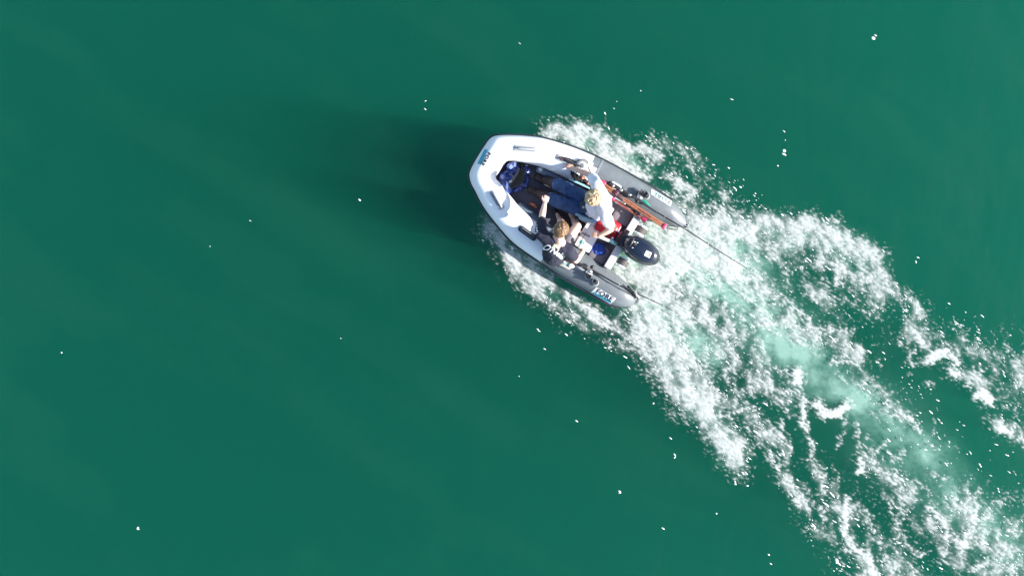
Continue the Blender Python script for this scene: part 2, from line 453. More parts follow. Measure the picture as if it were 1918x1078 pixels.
# slow swirl of the strokes so no outline stays smooth
w1x = fbm(UU / 50, VV / 50, 5, 4, .6); w1y = fbm(UU / 50, VV / 50, 25, 4, .6)
w2x = fbm(UU / 14, VV / 14, 8, 3, .6); w2y = fbm(UU / 14, VV / 14, 28, 3, .6)
WX = UU + 14 * w1x + 7 * w2x; WY = VV + 14 * w1y + 7 * w2y
DEN = paint([(p, r * 1.22, a * 1.06) for p, r, a in SOFT], WX, WY)
ZONE = paint([(p, r * 2.0, a) for p, r, a in SOFT], WX, WY)
HOL = np.clip(paint(HOLES, UU + 10 * w1x + 9 * w2x, VV + 10 * w1y + 9 * w2y), 0, 1)
TGB = paint([(p, r, a) for p, r, a in TIGHT if r >= 8 and a >= 1.05 and p[0][0] > 1400], UU + 8 * w1x + 8 * w2x, VV + 8 * w1y + 8 * w2y)
TG = paint([(p, r * 1.2, a * (.92 if r >= 8 else .76)) for p, r, a in TIGHT], UU + 8 * w1x + 8 * w2x, VV + 8 * w1y + 8 * w2y)
DEN = DEN * (1 - HOL)
ca, sa = math.cos(R(34)), math.sin(R(34))
S1 = (UU * ca + VV * sa); S2 = (-UU * sa + VV * ca)
qx = S1 + 10 * fbm(S1 / 24, S2 / 24, 41, 3); qy = S2 + 10 * fbm(S1 / 24, S2 / 24, 61, 3)
c2, s2 = math.cos(R(70)), math.sin(R(70))
hx = UU * c2 + VV * s2 + 14 * w1x; hy = -UU * s2 + VV * c2 + 14 * w1y
web = 1 - 3.0 * np.abs(fbm(hx / 56 + w2x * .25, hy / 24 + w2y * .25, 71, 2, .5))     # long curling strands
web2 = 1 - 2.8 * np.abs(fbm(qx / 17, qy / 11, 77, 2, .5))                          # lace between them
cl = fbm(hx / 44, hy / 24, 91, 3, .55)                                             # clumps and holes
fine = fbm(S1 / 13, S2 / 4.6, 111, 2, .5)                                         # streaks along the way
fine2 = fbm(S1 / 7.5, S2 / 2.8, 131, 2, .5)
dd = np.clip(DEN, 0, 1.2)
lace = 0.46 * web + 0.26 * web2 + 1.05 * cl + 0.30 * fine
body = sstep(0.46, 1.60, dd * .95 + lace * (1.0 - 0.12 * dd))
crisp = sstep(0.66, 1.05, dd * 0.60 + 0.50 * lace + 0.85 * fine + 0.50 * fine2)
grain = fbm(S1 / 9.0, S2 / 4.0, 151, 3, .5)
strand = sstep(0.42, 1.15, TG * 1.0 + 1.05 * grain + 0.45 * fine + .25 * fine2 + .12 * web2) * sstep(.10, .38, TG)
fleck = sstep(0.20, 0.62, 0.95 * grain + .55 * fine2 + .30 * cl + .22 * web + (np.minimum(ZONE, .72) * (1 - .75 * HOL) - .42) * .50) * sstep(.08, .30, ZONE)
FO = np.clip(0.85 * body + 0.50 * crisp * sstep(.08, .4, body + .1 * dd), 0, 1)
FO *= sstep(0.14, 0.38, DEN)
FO = 1 - (1 - FO * (.86 + .3 * grain)) * (1 - strand * .97) * (1 - fleck * .72)
def blur(a, n):
    for _ in range(n):
        a = (np.roll(a, 1, 0) + 2 * a + np.roll(a, -1, 0)) / 4
        a = (np.roll(a, 1, 1) + 2 * a + np.roll(a, -1, 1)) / 4
        a = (np.roll(a, (1, 2), (0, 1)) + 2 * a + np.roll(a, (-1, -2), (0, 1))) / 4      # smeared along the boat's way
    return a
FO = np.clip(FO, 0, 1)
film = sstep(.25, 1.05, DEN * .95 + .30 * web2 + .55 * cl + .18 * web) * sstep(.10, .35, DEN)     # thin froth between the strands
soft = blur(FO, 3)
streak = fbm(S1 / 24 + 1.5 * w2x, S2 / 3.4, 171, 3, .55)
FO = (.70 * FO + .30 * soft) * np.clip(.86 + .75 * streak * (1.15 - np.clip(DEN, 0, 1.1) * .7), .25, 1.15)
FO = 1 - (1 - np.clip(FO, 0, 1)) * (1 - .26 * blur(film, 3) * (1 + .8 * streak))
FO = np.clip(1 - (1 - FO) * (1 - .55 * sstep(.75, 1.15, TGB + .25 * grain)), 0, 1)
FO[:12] = 0; FO[-12:] = 0; FO[:, :12] = 0; FO[:, -12:] = 0
hgt = 0.006 + FO * (0.005 + 0.006 * (cl + .5) + 0.003 * fine + 0.0012 * fine2) + 0.02 * np.clip(DEN - .6, 0, 1) * (0.5 + web2 * .12 + cl * .3)

def foam_material():
    m = bpy.data.materials.new('white_foam')
    m.use_nodes = True
    nt = m.node_tree
    for n in list(nt.nodes): nt.nodes.remove(n)
    L = nt.links.new
    out = nt.nodes.new('ShaderNodeOutputMaterial')
    at = nt.nodes.new('ShaderNodeAttribute'); at.attribute_name = 'cover'
    df = nt.nodes.new('ShaderNodeBsdfDiffuse'); df.inputs["Color"].default_value = (0.54, 0.565, 0.56, 1)
    tl = nt.nodes.new('ShaderNodeBsdfTranslucent'); tl.inputs['Color'].default_value = (0.5, 0.6, 0.57, 1)
    m1 = nt.nodes.new('ShaderNodeMixShader'); m1.inputs[0].default_value = 0.15
    tr = nt.nodes.new('ShaderNodeBsdfTransparent')
    mx = nt.nodes.new('ShaderNodeMixShader')
    tc = nt.nodes.new('ShaderNodeTexCoord')
    nz = nt.nodes.new('ShaderNodeTexNoise'); nz.inputs['Scale'].default_value = 45; nz.inputs['Detail'].default_value = 6
    bp = nt.nodes.new('ShaderNodeBump'); bp.inputs['Strength'].default_value = 0.5; bp.inputs['Distance'].default_value = 0.008
    L(tc.outputs['Object'], nz.inputs['Vector']); L(nz.outputs['Fac'], bp.inputs['Height']); L(bp.outputs[0], df.inputs['Normal'])
    L(df.outputs[0], m1.inputs[1]); L(tl.outputs[0], m1.inputs[2])
    L(at.outputs['Fac'], mx.inputs[0]); L(tr.outputs[0], mx.inputs[1]); L(m1.outputs[0], mx.inputs[2])
    L(mx.outputs[0], out.inputs['Surface'])
    return m
def air_material():
    m = bpy.data.materials.new('aerated_water')
    m.use_nodes = True
    nt = m.node_tree
    for n in list(nt.nodes): nt.nodes.remove(n)
    L = nt.links.new
    out = nt.nodes.new('ShaderNodeOutputMaterial')
    at = nt.nodes.new('ShaderNodeAttribute'); at.attribute_name = 'cover'
    df = nt.nodes.new('ShaderNodeBsdfDiffuse'); cr = nt.nodes.new('ShaderNodeValToRGB')   # the more bubbles, the whiter
    cr.color_ramp.elements[0].position = 0.30; cr.color_ramp.elements[0].color = (0.08, 0.21, 0.16, 1)
    cr.color_ramp.elements[1].position = 0.95; cr.color_ramp.elements[1].color = (0.26, 0.42, 0.355, 1)
    L(at.outputs['Fac'], cr.inputs['Fac']); L(cr.outputs['Color'], df.inputs['Color'])
    tr = nt.nodes.new('ShaderNodeBsdfTransparent')
    mx = nt.nodes.new('ShaderNodeMixShader')
    L(at.outputs['Fac'], mx.inputs[0]); L(tr.outputs[0], mx.inputs[1]); L(df.outputs[0], mx.inputs[2])
    L(mx.outputs[0], out.inputs['Surface'])
    return m
def sheet(name, PU, PV, Z, A, thr, material, label):
    ny, nx = PU.shape
    X = (PU - 959) / PPM; Y = -(PV - 539) / PPM
    keep = A > thr
    cell = keep[:-1, :-1] | keep[1:, :-1] | keep[:-1, 1:] | keep[1:, 1:]
    idx = np.arange(ny * nx).reshape(ny, nx)
    q = np.stack([idx[1:, :-1][cell], idx[1:, 1:][cell], idx[:-1, 1:][cell], idx[:-1, :-1][cell]], -1)
    used = np.unique(q)
    remap = -np.ones(ny * nx, int); remap[used] = np.arange(len(used))
    q = remap[q]
    co = np.stack([X.ravel()[used], Y.ravel()[used], Z.ravel()[used]], -1).astype('f')
    me = bpy.data.meshes.new(name)
    me.vertices.add(len(co)); me.vertices.foreach_set('co', co.ravel())
    me.loops.add(q.size); me.loops.foreach_set('vertex_index', q.ravel().astype('i'))
    me.polygons.add(len(q)); me.polygons.foreach_set('loop_start', (np.arange(len(q)) * 4).astype('i'))
    me.update(calc_edges=True); me.validate()
    at = me.attributes.new('cover', 'FLOAT', 'POINT'); at.data.foreach_set('value', A.ravel()[used].astype('f'))
    me.polygons.foreach_set('use_smooth', [True] * len(me.polygons))
    me.materials.append(material)
    o = bpy.data.objects.new(name, me); COL.objects.link(o)
    o['kind'] = 'stuff'; o['label'] = label
    return o
foam_mat = foam_material()
sheet('wake_foam', UU, VV, hgt, np.clip(FO, 0, 1) ** 1.42, 0.01, foam_mat, 'white churned foam of the wake trailing behind and beside the boat')
AD = paint([(p, r * 1.05, a) for p, r, a in AIR], UU + 26 * fbm(UU / 70, VV / 70, 205, 4), VV + 26 * fbm(UU / 70, VV / 70, 225, 4))
AD = np.clip(AD * (0.92 + 0.55 * fbm(UU / 40, VV / 40, 245, 4) + .30 * fbm(qx / 26, qy / 9, 265, 4, .65) + .22 * web2 * .4), 0, .97)
k = 2
sheet('bubble_cloud', UU[::k, ::k], VV[::k, ::k], -0.03 + 0 * UU[::k, ::k], AD[::k, ::k] * 0.84, 0.01, air_material(), 'pale green cloud of bubbles under the wake foam')

# sheet of faint paler streaks, standing in for the ripples' sky sheen
gu = np.arange(-700, 2700, 14.0); gv = np.arange(-700, 1800, 14.0)
GU, GV = np.meshgrid(gu, gv)
g1 = GU * math.cos(R(32)) + GV * math.sin(R(32)); g2 = -GU * math.sin(R(32)) + GV * math.cos(R(32))
sl = fbm(g1 / 520 + .3 * fbm(g1 / 200, g2 / 200, 405, 2), g2 / 150, 401, 5, .6)
fade = sstep(0, 400, GU + 700) * sstep(0, 400, 2700 - GU) * sstep(0, 400, GV + 700) * sstep(0, 400, 1800 - GV)
SM = bpy.data.materials.new('sheen_streaks'); SM.use_nodes = True
nt = SM.node_tree
for n in list(nt.nodes): nt.nodes.remove(n)
so_ = nt.nodes.new('ShaderNodeOutputMaterial'); sa_ = nt.nodes.new('ShaderNodeAttribute'); sa_.attribute_name = 'cover'
sd_ = nt.nodes.new('ShaderNodeBsdfDiffuse'); sd_.inputs['Color'].default_value = (0.022, 0.115, 0.07, 1)
st_ = nt.nodes.new('ShaderNodeBsdfTransparent'); sm_ = nt.nodes.new('ShaderNodeMixShader')
nt.links.new(sa_.outputs['Fac'], sm_.inputs[0]); nt.links.new(st_.outputs[0], sm_.inputs[1]); nt.links.new(sd_.outputs[0], sm_.inputs[2]); nt.links.new(sm_.outputs[0], so_.inputs['Surface'])
sheet('sheen_streaks', GU, GV, -0.12 + 0 * GU, np.clip(.01 + .17 * sl, 0, .16) * fade, 0.002, SM, 'faint paler streaks painted in for ripple sheen on the green water')

# ------------------------------------------------------------ spray: flecks and drops, also standing in for small sun glints
rng = np.random.RandomState(7)
def spray_glints(name, label, spots):
    """small uneven flecks lying on the water, long axis along the boat's way"""
    V = []; F = []
    for (u, v, ln, wd, an) in spots:
        c = P(u, v, 0.012); b = len(V)
        d = Vector((math.cos(an), -math.sin(an), 0)); e = Vector((-d.y, d.x, 0))
        n = 6
        for j in range(n):
            t = 2 * math.pi * j / n
            q = c + d * math.cos(t) * ln * rng.uniform(.8, 1.15) + e * math.sin(t) * wd * rng.uniform(.75, 1.2)
            V.append((q.x, q.y, 0.006))
        V.append((c.x, c.y, 0.012 + wd * .7))
        for j in range(n): F.append((b + j, b + (j + 1) % n, b + n))
    me = bpy.data.meshes.new(name); me.from_pydata(V, [], F)
    me.materials.append(SPRAY_GLINT); me.polygons.foreach_set('use_smooth', [True] * len(me.polygons))
    o = bpy.data.objects.new(name, me); COL.objects.link(o)
    o['kind'] = 'stuff'; o['label'] = label
    return o
SPRAY_GLINT = mat('spray_glint_white', (0.86, 0.88, 0.87), 0.5, var=0.04)
pr = np.maximum(DEN, .75 * paint([([(1290,290),(1340,330),(1410,385)], 24, .5), ([(1780,610),(1850,650),(1918,690)], 34, .6), ([(1700,780),(1800,850),(1900,900)], 50, .35), ([(1620,620),(1680,700),(1740,780)], 34, .35), ([(1070,600),(1150,645),(1220,690)], 16, .5), ([(1430,400),(1560,420),(1660,480)], 14, .3), ([(1480,920),(1540,1000),(1600,1070)], 26, .4)], UU, VV)); pr[FO > .5] = 0
pr = np.clip(pr, 0, .55) ** 1.6
pr = pr * (fbm(UU / 30, VV / 30, 305, 3) + .45).clip(0, 1) ** 2
flat = (pr / pr.sum()).ravel()
pick = rng.choice(flat.size, 2600, p=flat)
spots = []
for i in pick:
    j, k2 = divmod(i, UU.shape[1])
    s_ = rng.lognormal(math.log(0.0068), .45)
    spots.append((uu[k2] + rng.uniform(-1, 1), vv[j] + rng.uniform(-1, 1), s_ * rng.uniform(1.4, 3.2), s_ * .5, R(rng.normal(38, 12))))
spray_glints('spray_glints', 'white flecks, drops and painted sun glints scattered round the wake', spots)
far = [(1636,71,.042,.03,30),(1640,66,.03,.012,30),(1469,282,.036,.03,60),(1469,289,.05,.016,25),(1469,246,.03,.008,40),(1471,262,.02,.006,60),(1457,310,.018,.012,40),
 (1371,186,.035,.008,20),(1200,170,.015,.008,20),(973,81,.03,.005,35),(797,189,.02,.006,-30),(796,204,.03,.008,40),(673,374,.032,.014,40),
 (468,413,.02,.006,30),(393,461,.012,.006,20),(258,990,.03,.014,20),(258,987,.02,.01,0),(115,660,.018,.012,40),(638,633,.015,.005,40),(972,704,.016,.005,20),
 (1009,619,.034,.008,28),(1007,616,.03,.006,28),(1020,653,.032,.007,28),(1080,788,.03,.010,32),(1160,919,.028,.014,20),(1161,922,.03,.012,-10),(1264,851,.032,.012,50),(1264,856,.028,.012,-50),
 (1256,820,.036,.010,38),(1242,989,.034,.010,35),(1342,961,.02,.014,20),(1440,1038,.028,.012,35),(1444,1055,.028,.008,35),(1377,902,.025,.014,60),(1377,906,.025,.014,20),(1400,909,.025,.014,10),
 (1567,1048,.035,.03,60),(1568,1052,.03,.03,0),(1556,424,.018,.016,0),(1716,490,.03,.012,70),(1720,482,.03,.01,20),(1778,568,.03,.01,30),(1387,350,.03,.012,35),(1365,314,.03,.01,35),
 (1465,402,.034,.014,30),(1415,362,.02,.01,35),(1224,755,.018,.018,50),(1150,203,.02,.006,40),(1155,190,.02,.005,40),(1133,212,.03,.012,60),(1140,240,.03,.01,60),(1200,671,.024,.012,30),(1180,640,.03,.01,35)]
spray_glints('stray_white_flecks', 'few lone white flecks dotted over the calm water', [(a, b, c, d, R(e)) for a, b, c, d, e in [(q[0], q[1], q[2] * .8, q[3] * .75, q[4]) for q in far]])
# ------------------------------------------------------------ materials of the boat
M_WHITE = mat('white_pvc', (0.80, 0.82, 0.84), 0.42, var=0.02, vscale=5, bump=0.06, bscale=300)
M_GREY = mat('grey_pvc', (0.155, 0.175, 0.19), 0.36, var=0.06, vscale=6, bump=0.10, bscale=260, color2=(0.115, 0.132, 0.145))
M_SEAM = mat('seam_tape', (0.20, 0.22, 0.24), 0.5)
M_STRAKE = mat('dark_strake_rubber', (0.018, 0.022, 0.035), 0.5, var=0.1)
M_BLACK = mat('black_plastic', (0.010, 0.010, 0.013), 0.35, var=0.15, vscale=40)
M_GLOSS = mat('glossy_navy_paint', (0.008, 0.013, 0.030), 0.14, var=0.1, coat=0.6, vscale=4)
M_FLOOR = mat('floor_mat', (0.085, 0.080, 0.105), 0.7, var=0.15, vscale=7, bump=0.3, bscale=180, color2=(0.06, 0.056, 0.078))
M_TRANSOM = mat('transom_paint', (0.19, 0.165, 0.185), 0.6, var=0.08, vscale=10)
M_LIGHT = mat('pale_trim', (0.62, 0.64, 0.65), 0.45, var=0.05, vscale=20)
M_HANDLE = mat('pale_grey_rubber', (0.36, 0.38, 0.40), 0.5, var=0.05)
M_BENCH = mat('white_bench_plastic', (0.78, 0.75, 0.75), 0.5, var=0.03, vscale=25)
M_SILVER = mat('brushed_metal', (0.55, 0.55, 0.56), 0.28, metal=0.9, var=0.06)
M_INK = mat('black_ink', (0.012, 0.014, 0.018), 0.5)
M_TEAL = mat('turquoise_ink', (0.01, 0.36, 0.50), 0.5, var=0.05)
M_STICK = mat('white_sticker', (0.80, 0.82, 0.82), 0.4, var=0.02)
M_RED = mat('red_plastic', (0.50, 0.012, 0.022), 0.35, var=0.06)
M_PINK = mat('magenta_red_plastic', (0.55, 0.035, 0.12), 0.35, var=0.1)
M_ORANGE = mat('orange_varnished_wood', (0.34, 0.135, 0.07), 0.5, var=0.15, vscale=30, color2=(0.22, 0.075, 0.04))
M_MAROON = mat('maroon_plastic', (0.07, 0.012, 0.03), 0.4)
M_BLUE = mat('royal_blue_fabric', (0.015, 0.07, 0.38), 0.65, var=0.15, vscale=30, bump=0.3, bscale=90)
M_ROPE = mat('black_rope', (0.02, 0.02, 0.022), 0.8, bump=0.5, bscale=300)
M_LEATHER = mat('brown_pad', (0.13, 0.05, 0.035), 0.6)
M_TREAD = mat('grey_brown_rubber', (0.10, 0.09, 0.085), 0.7)
AX = Vector((0.857, -0.515, 0)).normalized(); PERP = Vector((0.515, 0.857, 0)).normalized()
ROT = math.atan2(AX.y, AX.x)
UPV = Vector((0, 0, 1))

# ------------------------------------------------------------ inflatable boat
TZ = 0.23
boat = thing('inflatable_boat', P(1075, 405, 0.0), 'white-bowed inflatable dinghy with two grey stern tubes, leaving a wake', 'inflatable boat')
UP_ST = [ # outer u,v  inner u,v   half height
 (1286,419, 1281,424, .035), (1284,410, 1278,425, .055), (1279,400, 1270,425, .095), (1271,388, 1259,423, .14), (1259,376, 1243,416, .185),
 (1241,364, 1220,409, .205), (1217,349, 1190,397, .21), (1170,322, 1142,373, .21), (1129,300, 1101,353, .21), (1114,293, 1087,346, .21)]
BOW_ST = [(1129,300, 1101,353, .21), (1100,287, 1075,341, .212), (1064,273, 1047,327, .216), (1018,259.5, 1012,312, .222), (985,255, 990,306.5, .226), (955,253.5, 965,302, .23),
 (936,254, 954,301, .235), (925,256, 949,302, .238), (917,261, 946.5,305, .24), (910,270, 943.5,308.5, .24), (897,290, 938.5,316, .24), (885,311, 932.5,325, .24),
 (880,323, 929.5,329, .24), (879.5,332, 929,333, .238), (883,345, 931,337, .235), (890,358, 937,343, .232), (899,376, 945,354, .228), (910,394, 957,368, .224),
 (930,420, 975,389, .22), (963,456, 1004,414, .215), (1014,492, 1047,443, .21)]
LO_ST = [(1014,492, 1047,443, .21), (1030,503, 1062,452, .21), (1052,518, 1083,463, .21), (1100,546, 1131,497, .21), (1122,559, 1151,511, .208), (1137,567.5, 1164,521, .203),
 (1149,572, 1175,530, .19), (1162,574.5, 1183,538, .165), (1174,574, 1189,546, .13), (1184,570, 1192,552, .085), (1190,564, 1193,557, .05)]
def tube_rings(st, n=5, nu=28):
    rings = []; outer = []
    for (ou, ov, iu, iv, hh) in catmull(st, n):
        a = P(ou, ov, TZ); b = P(iu, iv, TZ)
        c = (a + b) / 2; d = (a - b); w = d.length / 2; d.normalize()
        lift = 0.0
        rings.append([c + d * math.cos(2 * math.pi * k / nu) * w + UPV * (math.sin(2 * math.pi * k / nu) * hh + lift) for k in range(nu)])
        outer.append((c, d, w, hh))
    return rings, outer
stern_objs = []
for st, cap in ((UP_ST, 0), (LO_ST, -1)):
    rg, ou = tube_rings(st)
    tb = MB(); tb.grid(rg)
    so = tb.build('stern_tube', M_GREY, boat, autosmooth=80)
    stern_objs.append(so)
    c, d, w, hh = ou[cap]
    t = (ou[0][0] - ou[3][0]).normalized() if cap == 0 else (ou[-1][0] - ou[-4][0]).normalized()
    cb = MB(); cb.tube([c - t * .02, c + t * .005, c + t * .03, c + t * .04], [w * 1.25, w * 1.3, w * 1.0, w * .4], 14)
    cb.build('end_cap', M_STRAKE, so)
rg, bow_out = tube_rings(BOW_ST)
tb = MB(); tb.grid(rg)
bow = tb.build('bow_tube', M_WHITE, boat, autosmooth=80)
# seam tapes where white meets grey
for st in ((1129,300, 1101,353), (1014,492, 1047,443)):
    a = P(st[0], st[1], TZ); b = P(st[2], st[3], TZ); c = (a + b) / 2; d = (a - b).normalized(); w = (a - b).length / 2
    t = Vector((-d.y, d.x, 0))
    sb_ = MB(); sb_.grid([[c + t * s_ + d * math.cos(2 * math.pi * k / 32) * (w + r_) + UPV * math.sin(2 * math.pi * k / 32) * (.21 + r_) for k in range(32)] for s_, r_ in ((-.016, .001), (-.014, .004), (.014, .004), (.016, .001))])
    sb_.build('seam_tape', M_SEAM, boat)
# rub strake all round the outside, two ribs of rubber
alls = tube_rings(UP_ST[4:-1])[1] + bow_out + tube_rings(LO_ST[1:-3])[1]
sk = MB()
prof = [(0.000, -.035), (.018, -.032), (.022, -.020), (.012, -.012), (.012, -.004), (.024, .002), (.024, .022), (.016, .030), (0.000, .034), (-.02, .03), (-.02, -.03)]
sk.grid([[c + d * (w + x) + UPV * z for x, z in prof] for c, d, w, hh in alls])
sk.build('rub_strake', M_STRAKE, boat, autosmooth=30)
# a thin pale line between its ribs at the bow
sk = MB(); sk.grid([[c + d * (w + .0135) + UPV * (-.008 + z) + d * x for x, z in ((0, -.003), (.004, 0), (0, .003), (-.004, 0))] for c, d, w, hh in bow_out[20:80]])
sk.build('strake_line', M_LIGHT, boat)

# hull and floor
INN = [(1190,398),(1142,374),(1101,354),(1047,328),(1012,313),(965,303),(949,303),(929.5,331),(937,344),(957,369),(975,390),(1004,415),(1047,444),(1083,464),(1131,498)]
OUTM = []
for o_, i_ in (((1217,349),(1190,398)),((1129,300),(1101,353)),((1018,259),(1012,312)),((955,253),(965,302)),((917,261),(946,305)),((880,323),(930,330)),((890,358),(937,343)),((930,420),(975,389)),((1014,492),(1047,443)),((1100,546),(1131,497))):
    OUTM.append(((o_[0] + i_[0]) / 2, (o_[1] + i_[1]) / 2))
hc = P(1090, 410, 0)
def ringp(pts, z, k):
    out = []
    for u, v in pts:
        q = P(u, v, .1) - hc; along = q.dot(AX); side = q.dot(PERP)
        out.append(hc + AX * along * (1 if along > 0 else .5 + .5 * k) + PERP * side * k + UPV * z)
    return out
hb = MB(); hb.grid([ringp(OUTM, .062, 1.0), ringp(OUTM, -.04, .86), ringp(OUTM, -.14, .45), ringp(OUTM, -.17, .08)])
hull = hb.build('hull', M_LIGHT, boat)
fb = MB()
fpts = [P(u, v, .1) for u, v in INN]; fc = sum(fpts, Vector()) / len(fpts)
fpts = [Vector(((p - fc).x * 1.035 + fc.x, (p - fc).y * 1.035 + fc.y, 0)) for p in fpts]
fb.prism(fpts, .055, .085)
fl = fb.build('floor_deck', M_FLOOR, boat, smooth=False)
# floor panels: raised non-slip boards across the floor
def quad(pts, z0, z1, bev=0.0):
    m = MB(); m.prism([P(u, v, (z0 + z1) / 2) for u, v in pts], z0, z1); return m
def lerp2(a, b, t): return (a[0] + (b[0] - a[0]) * t, a[1] + (b[1] - a[1]) * t)
upper_in = [(985,312),(1012,322),(1047,338),(1101,364),(1142,384),(1178,402)]
lower_in = [(945,338),(960,358),(1000,402),(1045,433),(1083,455),(1122,482)]
for k in range(5):
    a, b = upper_in[k], upper_in[k + 1]; c, d = lower_in[k], lower_in[k + 1]
    quad([lerp2(a, b, .03), lerp2(a, b, .97), lerp2(c, d, .97), lerp2(c, d, .03)], .084, .096).build('floor_panel', M_FLOOR, boat, smooth=False)
# padded inner lining strips along the tubes
for pts in ([(1010,318),(1045,334),(1090,356)], [(975,385),(1000,408),(1035,433)]):
    lb = MB(); lb.tube([P(u, v, .16) for u, v in pts], [.05, .06, .05], 10, flat=1.2, round_ends=True)
    lb.build('side_pad', mat('slate_blue_pad', (0.10, 0.14, 0.20), .6), boat)
# transom with its aft platform
T0 = P(1131, 498, .3); T1 = P(1190, 400, .3); tc_ = (T0 + T1) / 2; td = (T1 - T0).normalized(); tn = Vector((td.y, -td.x, 0))
if tn.dot(AX) < 0: tn = -tn
trot = math.atan2(tn.y, tn.x)
L_ = (T1 - T0).length
tb = MB(); tb.box(tc_ + tn * .005 + UPV * (-.11), (.030, L_ * 1.06, .44), trot, bev=.012)
tr_o = tb.build('transom', M_TRANSOM, boat)
tb = MB(); tb.box(tc_ + tn * .048 + UPV * (-.07), (.036, L_ * 1.02, .34), trot, bev=.012)
tb.box(tc_ + tn * .042 + UPV * (.117), (.10, L_ * 1.02, .03), trot, bev=.01)
tb.build('transom_cap', M_LIGHT, boat)
tb = MB(); tb.prism([P(u, v, .2) for u, v in ((1097, 469), (1131, 497), (1189, 399), (1150, 379))], .10, .262); tb.build('aft_deck', M_TRANSOM, boat, smooth=False)
# sloping grey knees inside the transom
for s_ in (1, -1):
    c0 = tc_ + td * (L_ * .36 * s_)
    tb = MB(); tb.box(c0 - tn * .14 + UPV * (-.02), (.26, .24, .10), trot, bev=.03)
    tb.build('transom_knee', M_TRANSOM, boat)
tb = MB(); tb.box(P(1184, 406, .345), (.045, .125, .02), trot - .1, bev=.006); tb.build('wooden_pad', M_LEATHER, boat)
tb = MB(); tb.box(P(1192, 407, .43), (.05, .035, .05), trot, bev=.01); tb.build('bracket', mat('slate_bracket', (.06, .08, .12), .5), boat)
# raised taupe locker ahead of the transom on the starboard side
tb = MB(); tb.box(P(1160, 392, .28), (.30, .20, .06), ROT, bev=.03); tb.build('side_locker', M_TRANSOM, boat)
# thwart bench
B0 = P(1089, 466, .36); B1 = P(1137, 383, .36)
bc = (B0 + B1) / 2; bd = (B1 - B0).normalized(); brot = math.atan2(bd.y, bd.x) - math.pi / 2
bb = MB(); bb.box(bc + UPV * (-.0), (.235, (B1 - B0).length, .035), brot, bev=.014)
bench = bb.build('bench', M_BENCH, boat)
for s_ in (-1, 1):
    bb = MB(); bb.box(bc + bd * s_ * (B1 - B0).length * .36 - UPV * .14, (.18, .04, .24), brot, bev=.01)
    bb.build('bench_support', M_TRANSOM, boat)
# lines of small print on the bench
def flat_text(txt, size, centre, ang, z=None, name='lettering', m=None, parent=None, shear=0.0, ext=.0006, space=1.0, bold=0.0, normal=None, target=None, lift=.003, sx=1.0, arc=0.0):
    cu = bpy.data.curves.new('t', 'FONT'); cu.body = txt; cu.size = size; cu.align_x = 'CENTER'; cu.align_y = 'CENTER'; cu.shear = shear
    cu.extrude = 0; cu.space_character = space; cu.offset = bold; cu.resolution_u = 3
    to = bpy.data.objects.new('t', cu); COL.objects.link(to)
    bpy.context.view_layer.update()
    me = bpy.data.meshes.new_from_object(to.evaluated_get(bpy.context.evaluated_depsgraph_get()))
    bpy.data.objects.remove(to)
    bm = bmesh.new(); bm.from_mesh(me)
    if target is not None:
        bmesh.ops.subdivide_edges(bm, edges=[e for e in bm.edges if e.calc_length() > size * .12], cuts=2)
        bmesh.ops.triangulate(bm, faces=bm.faces)
    d = Vector((math.cos(ang), math.sin(ang), 0)); e = Vector((-d.y, d.x, 0))
    for v in bm.verts:
        x, y = v.co.x * sx, v.co.y
        y -= arc * x * x
        v.co = Vector(centre) + d * x + e * y
    if target is not None: drape(bm.verts, target, lift)
    bm.to_mesh(me); bm.free()
    me.materials.clear(); me.materials.append(m)
    org = parent_world(parent)
    for v in me.vertices: v.co -= org
    o = bpy.data.objects.new(name, me); COL.objects.link(o); o.parent = parent
    return o
def bvh_of(obj):
    org = parent_world(obj)
    me = obj.data
    return BVHTree.FromPolygons([Vector(v.co) + org for v in me.vertices], [tuple(p.vertices) for p in me.polygons])
def drape(verts, tree, lift):
    for v in verts:
        h = tree.ray_cast(Vector((v.co.x, v.co.y, 5)), Vector((0, 0, -1)))
        if h[0] is not None: v.co = h[0] + h[1] * lift if h[1].z > 0 else h[0] - h[1] * lift
        else:
            h = tree.find_nearest(Vector((v.co.x, v.co.y, TZ)))
            if h[0] is not None: v.co = h[0]
flat_text('IIIIII III IIII', .030, P(1106, 421, .3795) , R(-27), m=mat('pale_print', (.50, .48, .52), .6), parent=bench, name='printed_line', sx=1.1)
bb = MB()   # grey recess strips that split the white lid of the bench
for (u, v, lx, ly, an) in ((1093, 437, .20, .028, -27), (1079, 447, .014, .13, -34)):
    bb.box(P(u, v, .3795), (lx, ly, .003), R(an))
bb.build('bench_groove', mat('grey_groove', (.30, .27, .30), .6), boat, smooth=False)

TREES = {}
def sticker(pts, tube, name='name_sticker'):
    """pts: four corners (u,v), draped over the tube"""
    if tube.name not in TREES: TREES[tube.name] = bvh_of(tube)
    T = TREES[tube.name]
    bm = bmesh.new(); nx, ny = 14, 6; vs = []
    for j in range(ny + 1):
        for i in range(nx + 1):
            s_, t_ = i / nx, j / ny
            # rounded corners
            cs, ct = abs(s_ - .5) * 2, abs(t_ - .5) * 2
            a = lerp2(lerp2(pts[0], pts[1], s_), lerp2(pts[3], pts[2], s_), t_)
            vs.append(bm.verts.new(P(a[0], a[1], .40)))
    for j in range(ny):
        for i in range(nx):
            q = j * (nx + 1) + i
            bm.faces.new((vs[q + nx + 1], vs[q + nx + 2], vs[q + 1], vs[q]))
    drape(bm.verts, T, .003)
    me = bpy.data.meshes.new(name); bm.to_mesh(me); bm.free()
    org = parent_world(tube)
    for v in me.vertices: v.co -= org
    me.materials.append(M_STICK); me.polygons.foreach_set('use_smooth', [True] * len(me.polygons))
    o = bpy.data.objects.new(name, me); COL.objects.link(o); o.parent = tube
    return o, T
